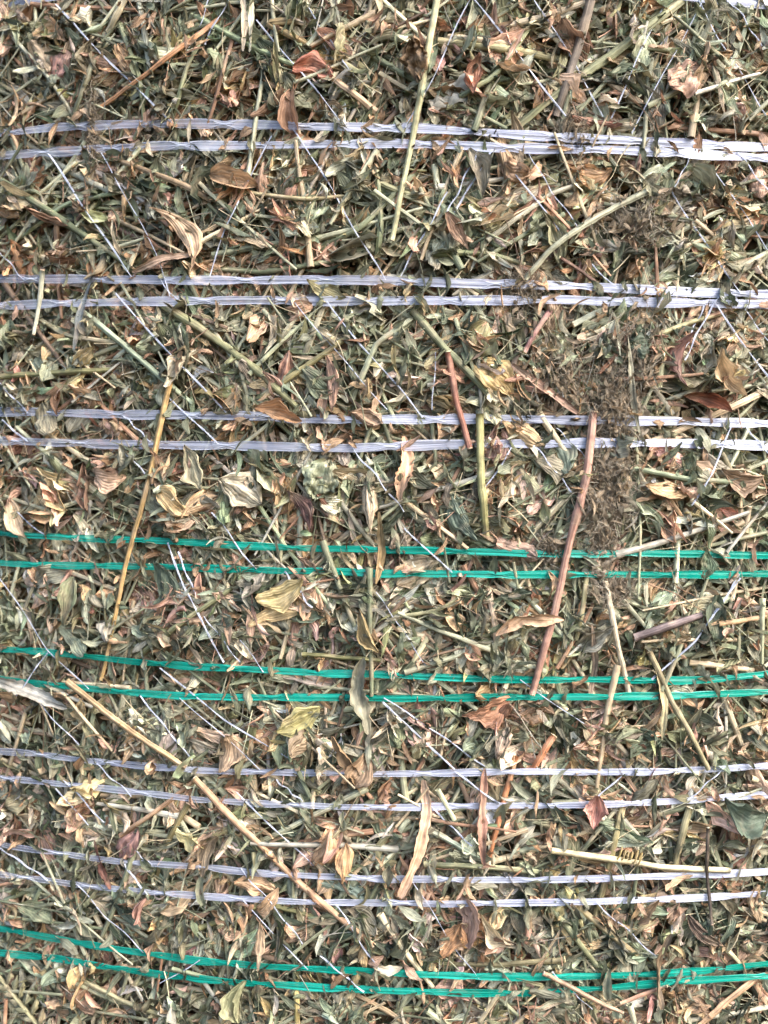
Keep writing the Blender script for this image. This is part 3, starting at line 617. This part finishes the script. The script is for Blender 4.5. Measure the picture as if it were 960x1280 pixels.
# ------------------------------------------------------------------ hero leaves: x, y, length, width, direction, colour, height, words, shape
HL = [
 (50,72,48,38,60,(196,164,128),.004,'pale tan folded leaf near the top left corner', dict(cross=1.0)),
 (72,80,42,28,120,(170,128,112),.003,'pinkish brown leaf beside the pale folded one at top left', {}),
 (234,288,92,26,58,(206,172,134),.006,'long pale tan leaf pointing down right above the second white strands', dict(cross=1.2,curl=.5)),
 (290,228,60,30,15,(178,144,94),.005,'golden brown crumpled leaf below the top white strands', dict(cross=1.3)),
 (327,215,58,20,95,(206,158,118),.006,'tan leaf pointing down under the top white strands left of centre', dict(cross=.8)),
 (395,82,52,36,15,(196,124,84),.006,'orange brown curled leaf above the top white strands', dict(cross=1.8,curl=1.2)),
 (333,128,50,24,140,(176,136,100),.006,'brown curled leaf just above the top white strands, left of centre', dict(cross=1.6,curl=1.)),
 (365,176,58,34,5,(190,140,94),.0085,'crumpled brown leaf covering the second top white strand', dict(cross=1.3)),
 (362,140,50,26,85,(168,134,100),.0085,'folded brown leaf hanging over the topmost white strand', dict(cross=1.5)),
 (630,195,70,24,80,(180,138,96),.0095,'brown pointed leaf hanging over the top white strands', dict(cross=1.4)),
 (648,180,76,20,82,(150,132,96),.0105,'narrow olive leaf hanging beside the brown one over the top strands', dict(cross=1.6)),
 (642,220,44,34,20,(184,138,104),.007,'round tan leaf just below the top white strands', {}),
 (855,95,50,36,150,(194,146,112),.005,'tan flat leaf at the upper right', dict(cross=.5,curl=.4)),
 (745,150,62,22,5,(156,98,72),.0065,'reddish brown leaf just above the top white strands at right', dict(cross=1.6)),
 (800,197,44,34,100,(148,108,84),.0085,'brown leaf across the lower top white strand at right', dict(cross=1.2)),
 (742,222,44,30,170,(206,160,98),.0055,'orange tan leaf just below the top white strands at right', {}),
 (590,95,52,26,100,(160,106,82),.005,'reddish brown folded leaves above the long white strands', dict(cross=1.9,curl=1.4)),
 (640,88,44,18,10,(204,172,126),.005,'straw leaf piece above the top strands right of centre', {}),
 (520,75,50,40,80,(150,112,82),.006,'brown crumpled leaf cluster at the top centre', dict(cross=1.5,crink=.12)),
 (600,215,60,24,75,(130,128,98),.005,'grey green leaf beside the top strands', {}),
 (570,290,50,22,60,(146,112,80),.006,'brown narrow leaf right of the long pale stem', dict(cross=1.7)),
 (830,110,60,26,80,(118,122,96),.005,'dark green twisted leaf at upper right', dict(cross=1.8)),
 (950,225,44,40,90,(200,150,122),.008,'pinkish leaf cut by the right edge under the top strands', {}),
 (105,446,40,20,150,(210,178,108),.006,'yellow leaf piece below the second white strands near the left edge', dict(cross=.9)),
 (12,268,40,30,20,(194,146,106),.005,'tan folded leaf at the left edge above the second strands', {}),
 (62,275,66,16,25,(184,132,96),.005,'brown narrow leaf above the second strands near the left edge', dict(cross=1.4)),
 (356,465,52,26,110,(176,126,96),.006,'curled brown leaf between second and third white strands', dict(cross=1.7)),
 (416,480,66,18,85,(192,146,112),.006,'long tan leaf above the third white strands left of centre', dict(cross=1.5)),
 (408,364,54,24,25,(160,150,104),.009,'olive leaf covering the second white strands', dict(cross=1.)),
 (375,375,22,16,20,(206,184,136),.009,'small straw flake on the second white strands', {}),
 (460,520,40,32,20,(168,128,96),.010,'curled brown leaf covering the third white strands', dict(cross=2.,curl=1.)),
 (350,518,60,26,15,(160,110,78),.0085,'brown leaf lying along the third white strands', dict(cross=1.2)),
 (215,628,52,24,40,(216,180,106),.007,'yellow leaf below the third white strands at left', dict(cross=.7)),
 (243,585,62,28,65,(176,168,124),.007,'pale green pointed leaf below the third white strands at left', dict(cross=1.)),
 (303,611,60,42,30,(206,186,142),.007,'large pale leaf with veins below the third white strands', dict(cross=.6,curl=.4,fold=.1,roll=0.)),
 (130,600,54,24,10,(200,170,128),.006,'pale tan leaf below the third white strands near the left edge', {}),
 (60,525,44,30,70,(142,140,106),.0085,'grey green leaf on the third white strands near the left edge', dict(cross=.9)),
 (400,600,50,40,110,(158,156,124),.007,'sage crumpled leaf below the third white strands', dict(crink=.1)),
 (380,635,56,24,60,(112,76,66),.006,'dark brown leaf above the upper green strands', dict(cross=1.4)),
 (355,745,64,30,155,(214,184,116),.008,'large yellow leaf, upper of the pair under the upper green strands', dict(cross=.8,curl=.6)),
 (340,766,60,22,165,(212,178,108),.008,'large yellow leaf, lower of the pair under the upper green strands', dict(cross=.9,curl=.6)),
 (521,714,56,38,150,(168,158,122),.0095,'oval sage leaf covering the lower upper green strand', dict(cross=.7,curl=.3,fold=.1)),
 (575,650,62,30,60,(110,118,96),.006,'dark green leaf just above the upper green strands', {}),
 (645,690,50,36,20,(176,140,112),.009,'tan leaf on the upper green strands right of centre', {}),
 (885,706,36,18,95,(92,104,74),.011,'small dark green serrated leaf over the upper green strands', dict(cross=.4,curl=.3,fold=.1)),
 (771,694,26,18,90,(160,108,90),.0115,'small reddish flake on the upper green strands', dict(cross=.3,curl=.3,fold=0.)),
 (505,570+6,10,6,0,(200,170,120),.004,'tiny straw flake under the third white strands', {}),
 (375,902,58,30,150,(182,164,96),.006,'olive yellow leaf just below the middle green strands', dict(cross=.5)),
 (458,790,54,24,65,(172,142,92),.0085,'curled brown pod shaped leaf between the green pairs', dict(cross=2.2)),
 (288,938,56,30,95,(180,152,116),.006,'tan oval leaf above the fourth white strands left of centre', dict(cross=.9)),
 (610,888,60,34,160,(196,142,98),.007,'orange tan leaf just below the middle green strands', dict(cross=.6)),
 (413,1064,56,30,110,(196,158,106),.007,'tan leaf above the lowest white strands left of centre', dict(cross=1.)),
 (432,1080,46,22,95,(206,166,112),.008,'yellowish leaf on the lowest white strands left of centre', dict(cross=.9)),
 (158,1058,56,36,120,(196,146,126),.006,'pinkish leaf above the lowest white strands at left', dict(cross=.9)),
 (258,1062,62,22,115,(176,150,112),.006,'tan narrow leaf above the lowest white strands, left of centre', dict(cross=1.2)),
 (175,1140,44,20,100,(178,128,104),.006,'pinkish brown leaf below the lowest white strands at left', {}),
 (590,1150,62,32,80,(176,142,116),.008,'tan pointed leaf hanging below the lowest white strands', dict(cross=.9)),
 (565,1175,50,30,120,(190,136,88),.006,'orange tan leaf behind the hanging pointed one', {}),
 (325,1150+30,60,14,90,(188,152,110),.008,'curled tan strip leaf over the bottom green strands', dict(cross=1.5,curl=1.)),
 (455,1198,44,24,90,(190,148,104),.007,'tan leaf over the bottom green strands near centre', {}),
 (320,1104,50,26,10,(206,164,118),.008,'tan star shaped leaf on the lowest white strands', dict(wave=.3)),
 (335,1130,44,16,130,(212,172,120),.008,'narrow tan leaf just under the lowest white strands', {}),
 (275,1004-60,10,8,0,(160,150,120),.003,'tiny grey flake above the fourth white strands', {}),
 (95,1240+20,50,30,20,(170,120,100),.005,'reddish leaf at the bottom left', {}),
 (235,1200,50,22,130,(176,124,106),.005,'pinkish leaf at the bottom green strands left of centre', {}),
 (570,1240,50,26,15,(196,150,124),.0085,'pinkish leaf on the bottom green strands', {}),
 (690,1010+230,56,18,20,(112,112,88),.005,'grey green narrow leaf at the bottom right of centre', {}),
 (945,1130,44,36,90,(196,156,118),.009,'tan leaf at the right edge under the lowest white strands', {}),
 (930,1015,56,40,20,(104,118,90),.006,'dark green leaf below the fourth white strands at the right edge', dict(cross=.9)),
 (800,1000,62,22,140,(120,112,88),.008,'dark twisted leaf at the fourth white strands at right', dict(cross=1.6)),
 (745,1010,50,28,95,(196,140,116),.005,'pinkish leaf under the fourth white strands at right', {}),
 (905,470,74,34,60,(186,150,106),.005,'tan ribbed leaf fan between second and third strands at right', dict(cross=1.1)),
 (885,500,60,26,20,(142,86,52),.006,'rusty brown leaf just above the third white strands at right', {}),
 (850,450,70,24,100,(128,92,66),.006,'dark brown hanging leaf between second and third strands at right', dict(cross=1.5)),
 (620,470,60,38,40,(204,160,96),.005,'yellow orange leaf right of centre between second and third strands', dict(cross=.6)),
 (600,425,46,34,110,(160,148,96),.004,'olive yellow leaf below the second white strands right of centre', {}),
 (800,428,30,34,0,(84,100,74),.008,'dark green rounded leaf in the lint at right', dict(cross=.4)),
 (835,615,60,24,10,(196,158,116),.006,'tan leaf below the third white strands at right', dict(cross=1.4)),
 (905,585,70,36,35,(160,158,130),.006,'sage leaf with veins below the third white strands at right', dict(cross=.7)),
 (925,600,50,26,10,(180,134,100),.005,'brown leaf beside the sage leaf at right', {}),
 (60,720,50,24,160,(120,122,104),.006,'grey green leaf just below the upper green strands near the left edge', {}),
 (88,752,60,22,100,(124,128,98),.006,'grey green pointed leaf between the green pairs near the left edge', dict(cross=1.)),
 (210,730,56,26,100,(108,118,96),.006,'dark green broad leaf below the upper green strands', {}),
 (95,780+20,58,26,35,(162,162,124),.004,'sage leaf above the middle green strands near the left edge', {}),
 (880,1150+20,60,18,40,(112,92,72),.006,'dark brown narrow leaf below the lowest strands at right', {}),
 (20,650,60,26,60,(206,176,136),.008,'pale leaf over the upper green strands at the left edge', dict(cross=1.1)),
 (460,590+40,70,24,85,(190,166,124),.007,'pale leaf standing above the upper green strands at centre', dict(cross=1.3)),
 (300,1230+20,50,22,100,(168,160,110),.005,'olive leaf at the bottom left of centre', {}),
 (655,560-20,56,30,30,(204,166,116),.008,'tan leaf across the third white strands right of centre', dict(cross=.9)),
 (560,530,44,26,130,(190,148,108),.007,'small tan leaf at the third white strands', {}),
 (695,585,50,28,20,(150,142,112),.006,'greyish leaf below the third white strands', {}),
 (500,712-30,34,30,80,(150,134,106),.0095,'crumpled leaf hiding the upper green strand at centre', dict(crink=.12)),
 (755,700,40,40,80,(146,128,106),.010,'crumpled grey leaf hiding the upper green strands at right', dict(crink=.12)),
 (190,680,24,12,10,(150,144,110),.009,'small chip on the upper green strands at left', {}),
 (590,353,56,14,150,(176,170,136),.009,'narrow pale leaf over the second white strands', {}),
 (575,372,40,26,80,(120,112,84),.010,'dark olive leaf over the second white strands', {}),
 (790,530,60,40,85,(150,134,112),.0095,'crumpled grey leaf hiding the third white strands at right', dict(crink=.12)),
 (450,965,40,28,120,(170,136,96),.0095,'brown leaf over the fourth white strands', {}),
]
n_lf = 0
for (x, y, L, W, dg, col, h, lab, kw) in HL:
    k = dict(kw); roll = k.pop('roll', rng.normal(0, .25)); k.setdefault('twist', rng.normal(0, .3)); k.setdefault('crink', .035)
    sg = -1 if rng.random() < .6 else 1
    if 'cross' in k: k['cross'] *= sg*.8
    one_leaf(x, y, L*1.08, W*1.15, dg, col, h*.62+.0012, lab, tilt=rng.normal(0, .12), roll=roll, nu=15, nv=9, **k); n_lf += 1
for i in range(190):
    px, py = rng.uniform(0, 960), rng.uniform(0, 1280); ci = rng.choice(len(PK), p=(lambda q: q/q.sum())(PWt*np.array([1., 1.2, .9, .9, 1.5, .7, 1.2, 1.1, 0, .8])))
    L = rng.uniform(38, 74); W = L*rng.uniform(.3, .6); cr = rng.normal(0, 1.1)
    sw = 'rolled' if abs(cr) > 1.3 else 'curled' if abs(cr) > .6 else 'flat'
    one_leaf(px, py, L, W, rng.uniform(0, 360), PC[ci], rng.uniform(-.0005, .003), '%s %s leaf %s' % (sw, PK[ci], where(px, py)), cross=cr,
             tilt=rng.normal(0, .3), roll=rng.normal(0, .4), group='loose leaves on the bale face'); n_lf += 1
# trifoliate sprigs: a twig carrying its leaflets
for i in range(34):
    px, py = rng.uniform(10, 950), rng.uniform(10, 1270); a_ = rng.uniform(0, 360); col = PC[rng.choice(4)]
    h = rng.uniform(.001, .004); hb = float(face(np.array(px), np.array(py)))
    loc = P(px, py, hb+h)[0]; cw = PK[int(np.argmin(np.abs(PC-col).sum(1)))]
    root = empty('leaf_sprig', loc); tag(root, '%s three leaflet sprig %s' % (cw, where(px, py)), 'sprig', 'leaf sprigs on the bale face')
    ca, sa = math.cos(math.radians(a_)), math.sin(math.radians(a_)); Lg = rng.uniform(24, 44)
    q = smooth_path([(px-ca*Lg, py-sa*Lg), (px-ca*Lg*.5+sa*2, py-sa*Lg*.5-ca*2), (px, py)], 9)
    p3 = P(q[:, 0], q[:, 1], hb+h+np.linspace(-.003, 0, 9))[0]
    link(tube_mesh('twig', tube_geo(p3-loc, .0007, 6), jitter_col((140, 136, 96), 1), Lg*PX), 'twig', M_stem, root)
    for da in (0, 48, -48):
        LL = rng.uniform(24, 36); an = a_+da+rng.normal(0, 8); c_, s_ = math.cos(math.radians(an)), math.sin(math.radians(an))
        one_leaf(px+c_*LL*.5, py+s_*LL*.5, LL, LL*rng.uniform(.36, .5), an, col, hb+h+.0005, name='leaflet', parent=root, origin=loc, absolute=True,
                 cross=rng.normal(-.5, .7), curl=rng.normal(-.4, .5), twist=rng.normal(0, .4), nu=9, nv=5, tilt=rng.normal(0, .15), roll=rng.normal(0, .25))
# ------------------------------------------------------------------ seed head at the bottom left, curly tendril
loc = P(5, 1225, .008)[0]; root = empty('seed_head', loc); tag(root, 'pale green ear of grain with overlapping husks in the bottom left corner', 'seed head')
q = smooth_path([(-6, 1215), (22, 1250), (58, 1296)], 14); p3 = P(q[:, 0], q[:, 1], .008)[0]
link(tube_mesh('r', tube_geo(p3-loc, .0015, 8), jitter_col((150, 140, 96), 1), .05), 'rachis', M_stem, root)
for i in range(14):
    t_ = i/13; x, y = np.interp(t_, [0, .5, 1], [0, 24, 52]), np.interp(t_, [0, .5, 1], [1222, 1250, 1288]); sd_ = 1 if i % 2 else -1
    ang = 53-90+sd_*55+90
    one_leaf(x+sd_*6.5, y-sd_*5, 25, 13, ang+180, (176, 164, 118), .0095+.0004*(i % 3), name='husk', parent=root, origin=loc, absolute=True, cross=-1.5, curl=-.7, twist=0., fold=-.1, nu=9, nv=7, pa=.8, crink=.01, bend=0.)
    q2 = smooth_path([(x+sd_*8, y-sd_*2), (x+sd_*13, y-14), (x+sd_*14-3, y-24)], 6)
    if i % 3 == 0: pass
th = np.linspace(0, 2*np.pi*6, 110)
p0 = P(772, 1066, .010)[0]; p1 = P(802, 1074, .009)[0]; ax = (p1-p0); n_ = P(790, 1068)[2]; side = np.cross(ax/np.linalg.norm(ax), n_)
pth = p0[None]+ax[None]*(np.linspace(0, 1, 110)+.02*np.sin(np.linspace(0, 9, 110)))[:, None]+.0042*((np.cos(th)*(.75+.35*np.sin(th*.23+1)))[:, None]*side[None]+.6*np.sin(th)[:, None]*n_[None])
link_o = link(tube_mesh('tendril', tube_geo(pth-p0, .0005, 5), jitter_col((176, 154, 84), 1), .15), 'curly_tendril', M_fib, loc=p0)
tag(link_o, 'small yellow tendril coiled round the pale level stalk at lower right', 'tendril')
# ------------------------------------------------------------------ the net: strands, chain stitch, cross threads, one thing
HB = .0068
def band_h(px, seed): return HB+.0005*np.sin(px*.021+seed)+.0003*np.sin(px*.05+seed*3)
net = empty('net_wrap', P(480, 640, HB)[0]); NL = np.array(net.location)
tag(net, 'bale net wrap of paired white and green plastic strands joined by thin slanting threads', 'net')
ROWN = {'A': 'topmost', 'B': 'second', 'C': 'third', 'D': 'upper', 'E': 'middle', 'F': 'fourth', 'G': 'lowest', 'H': 'bottom'}
for bi, (key, (cc, pts)) in enumerate(BANDS.items()):
    pts = np.array(pts, float); xs = np.linspace(-60, 1020, 541)
    # strand goes on round the bale on both sides
    ys = np.interp(xs, pts[:, 0], pts[:, 1])
    for _ in range(40): ys[1:-1] = (ys[:-2]+2*ys[1:-1]+ys[2:])/4
    ys = ys+.5*np.sin(xs*.021+bi)+.2*np.sin(xs*.07+bi*2)
    hh = band_h(xs, bi); s, z = ps(xs, ys, hh)
    eL = np.linspace(-1.35, s[0], 60)[:-1]; eR = np.linspace(s[-1], 1.35, 60)[1:]
    zL = z[0]+0*eL; zR = z[-1]+0*eR
    s2 = np.r_[eL, s, eR]; z2 = np.r_[zL, z, zR]; h2 = np.r_[HB+0*eL, hh, HB+0*eR]
    m = len(s2); p3, t3, n3 = surf(s2, z2, h2)
    T = np.gradient(p3, axis=0); T /= np.linalg.norm(T, axis=1)[:, None]; B = np.cross(n3, T); B /= np.linalg.norm(B, axis=1)[:, None]
    arc = s2/PX
    per = 104; ph = bi*37.+(19 if key[1] == '2' else 0); kx = np.abs(((arc+ph) % per)-per/2)
    pinch = 1-.3*np.exp(-((kx-0)/9.)**2)
    w0 = (11.4 if cc == 'w' else 9.0)*(1 if key[0] in 'ABC' else .72 if cc == 'w' else 1)
    wv = w0*PX/2*pinch*(1+.10*np.sin(arc*.031+bi)+.06*np.sin(arc*.09+bi*5))
    nv = 9; v = np.linspace(-1, 1, nv); rollA = .16*np.sin(arc*.012+bi*1.7)+.08*np.sin(arc*.041+bi)
    zz = .07*np.sin(v[None]*5+arc[:, None]*.007+bi)+.02*np.cos(v[None]*13+arc[:, None]*.01)
    ya = v[None]*np.cos(rollA)[:, None]-zz*np.sin(rollA)[:, None]; za = v[None]*np.sin(rollA)[:, None]+zz*np.cos(rollA)[:, None]
    G = p3[:, None]+wv[:, None, None]*(B[:, None]*ya[..., None]+n3[:, None]*za[..., None])
    uv = np.stack([np.repeat(s2, nv), np.tile(v*.5+.5, m)], -1); uv[:, 1] += bi*7
    me = mesh('strand', (G-NL).reshape(-1, 3), grid_faces(1, m, nv), uv)
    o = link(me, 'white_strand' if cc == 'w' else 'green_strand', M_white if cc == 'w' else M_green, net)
    o['label'] = '%s strand of the %s %s pair' % ('upper' if key[1] == '1' else 'lower', ROWN[key[0]], 'white' if cc == 'w' else 'green')
    # chain stitch: fine filaments wandering along the strand
    VV, FF, UU, off = [], [], [], 0
    for f in range(3):
        lat = np.clip((.9-.85*np.exp(-(kx/14.)**2))*(f-1)+.12*np.sin(arc*.02+f*2), -1, 1)*wv
        pth = p3+B*lat[:, None]+n3*(.00025+.0001*f)
        g = tube_geo(pth-NL, .00011+.0003*(np.exp(-(kx/9.)**2)), 5, 0, 1); VV.append(g.reshape(-1, 3)); FF.append(grid_faces(1, m, 5, True)+off)
        UU.append(np.stack([np.repeat(s2, 5), np.tile(np.linspace(0, 1, 5), m)], -1)); off += m*5
    link(mesh('chain', np.vstack(VV), np.vstack(FF), np.vstack(UU)), 'chain_stitch', M_thread if cc == 'w' else M_green, o)
TH = [
 [(70,5),(105,45),(160,100),(215,153)], [(60,193),(90,235),(125,290),(165,345)], [(125,190),(160,250),(200,325),(212,372)], [(340,170),(310,225),(280,290),(262,345)], [(365,160),(400,210),(430,265),(482,350)],
 [(262,-5),(248,40),(236,60)], [(288,-5),(255,55)], [(320,25),(372,85),(425,150)], [(385,10),(442,95)], [(592,-10),(540,98),(508,160)], [(560,-30),(595,0),(645,65),(707,145)], [(662,-10),(700,50),(755,145)],
 [(885,-10),(830,90),(790,167)], [(838,-10),(798,70),(764,148)], [(872,0),(900,50),(965,155)], [(905,-5),(925,15),(952,58)], [(598,187),(560,265)], [(616,187),(590,230),(567,265)], [(660,190),(690,240),(722,282)], [(636,205),(665,245),(702,292)],
 [(862,198),(840,240)], [(895,215),(960,312)], [(922,190),(965,245)], [(840,240),(868,285),(897,325),(925,366)], [(145,366),(210,440),(282,516)], [(200,350),(222,376)], [(408,376),(450,430),(505,492),(528,522)], [(368,378),(425,445),(484,512)],
 [(-10,470),(35,516)], [(155,520),(188,552)], [(150,558),(192,605)], [(208,492),(272,556)], [(2,525),(34,552)], [(440,560),(470,595),(505,640)], [(900,370),(880,400),(856,450)], [(880,382),(856,435)], [(893,378),(930,430),(962,475)], [(918,370),(962,428)],
 [(916,532),(890,590),(865,632)], [(695,535),(740,580)], [(668,556),(715,615)], [(545,440),(540,512)], [(930,532),(962,568)], [(265,640),(320,712)], [(-5,715),(28,765),(60,812),(110,862)], [(210,678),(230,735),(280,828)], [(222,690),(245,745)], [(200,835),(280,900),(362,948)],
 [(225,872),(270,912),(325,962)], [(20,640),(55,668)], [(50,880),(98,932)], [(255,770),(300,828)], [(470,740),(505,790),(532,832)], [(505,660),(565,716)], [(925,718),(880,788)], [(650,850),(730,905)], [(478,878),(520,915),(568,962)], [(480,872),(545,915),(606,958)],
 [(80,975),(130,1028)], [(70,985),(110,1032)], [(120,955),(165,995)], [(295,990),(345,1038),(392,1082)], [(95,1105),(135,1148),(180,1190)], [(167,1062),(190,1082)], [(155,1080),(186,1122)], [(300,1085),(350,1142),(378,1180)], [(345,975),(378,1002)], [(305,1125),(350,1178),(385,1212)],
 [(538,1008),(590,1058)], [(515,1100),(575,1195),(600,1225)], [(745,1128),(820,1195)], [(568,965),(625,1005)], [(400,1195),(455,1240)], [(690,1215),(740,1262)], [(60,815),(20,870)], [(355,715),(390,760)], [(640,560),(600,620)], [(770,360),(740,330)], [(330,840),(300,800)],
 [(780,965),(740,1005)], [(860,1001),(905,960)], [(250,1200),(200,1230)], [(30,350),(0,315)], [(560,240),(500,345)], [(815,850),(870,800),(925,722)], [(175,870),(240,950)], [(60,1100),(0,1060)], [(420,1130),(475,1215)],
]
for i, tpts in enumerate(TH[:100]):
    q = smooth_path(tpts, 40); m = 40; u = np.linspace(0, 1, m)
    wob = np.sin(u*rng.uniform(4, 14)+rng.uniform(0, 6))*rng.uniform(.5, 1.5); d = q[-1]-q[0]; d /= np.linalg.norm(d); q = q+wob[:, None]*np.array([-d[1], d[0]])
    hh = HB+.0007+rng.uniform(-.0001, .0009)+rng.uniform(0, .001)*np.sin(np.pi*u)-rng.uniform(0, .0035)*np.maximum(0, np.sin(u*rng.uniform(5, 11)+rng.uniform(0, 6)))*np.sin(np.pi*u)
    hh = hh+np.clip(face(q[:, 0], q[:, 1])-.0035, 0, 1)*.75
    p3, t3, n3 = P(q[:, 0], q[:, 1], hh); T = np.gradient(p3, axis=0); T /= np.linalg.norm(T, axis=1)[:, None]; B = np.cross(n3, T)
    VV, FF, UU, off = [], [], [], 0
    wd = rng.uniform(.8, 1.9)*PX
    tw = u*rng.uniform(6, 26)+rng.uniform(0, 6)
    v = np.linspace(-1, 1, 3)
    lat = wd*.6*v[None]*np.cos(tw)[:, None]; up = wd*.6*v[None]*np.sin(tw)[:, None]
    G = p3[:, None]+B[:, None]*lat[..., None]+n3[:, None]*up[..., None]
    VV.append((G-NL).reshape(-1, 3)); FF.append(grid_faces(1, m, 3)); UU.append(leaf_uv(1, m, 3)*[.3, 1]); off = m*3
    for f in range(2):
        pth = p3+B*(np.cos(tw*.7+f*3.14)*wd*.45)[:, None]+n3*(np.sin(tw*.7+f*3.14)*wd*.45)[:, None]
        g = tube_geo(pth-NL, wd*.27, 5, 0, 1); VV.append(g.reshape(-1, 3)); FF.append(grid_faces(1, m, 5, True)+off); UU.append(tube_uv(m, 5, .02)); off += m*5
    link(mesh('thread', np.vstack(VV), np.vstack(FF), np.vstack(UU)), 'cross_thread', M_thread, net)
# the next white strand shows only at the top right corner; its neighbour at the top left
for nm, pts, lb in (('tr', [(845,-7),(900,0),(950,5),(1010,11)], 'white strand cut by the top edge at right'), ('tl', [(-30,8),(20,3),(75,-6)], 'white strand cut by the top edge at left')):
    q = smooth_path(pts, 60); p3, t3, n3 = P(q[:, 0], q[:, 1], HB); T = np.gradient(p3, axis=0); T /= np.linalg.norm(T, axis=1)[:, None]; B = np.cross(n3, T)
    v = np.linspace(-1, 1, 5); G = p3[:, None]+B[:, None]*(v*.0028)[None, :, None]+n3[:, None]*(.0004*np.cos(v*4))[None, :, None]
    o = link(mesh('strand', (G-NL).reshape(-1, 3), grid_faces(1, 60, 5), leaf_uv(1, 60, 5)*[.1, 1]), 'white_strand', M_white, net); o['label'] = lb
# make duplicate labels unique where something can tell the copies apart
from collections import defaultdict
dd = defaultdict(list)
for o in C.objects:
    if o.parent is None and 'label' in o: dd[o['label']].append(o)
SZ = {2: ['larger', 'smaller'], 3: ['largest', 'middle sized', 'smallest']}
def size_of(o):
    ms = [o] if o.type == 'MESH' else list(o.children)
    return sum(sum(p.area for p in q.data.polygons) for q in ms if q.type == 'MESH')
for lb, os_ in dd.items():
    if len(os_) in SZ:
        os_.sort(key=lambda o: -size_of(o))
        for o, sz in zip(os_, SZ[len(os_)]): o['label'] = sz+' '+lb
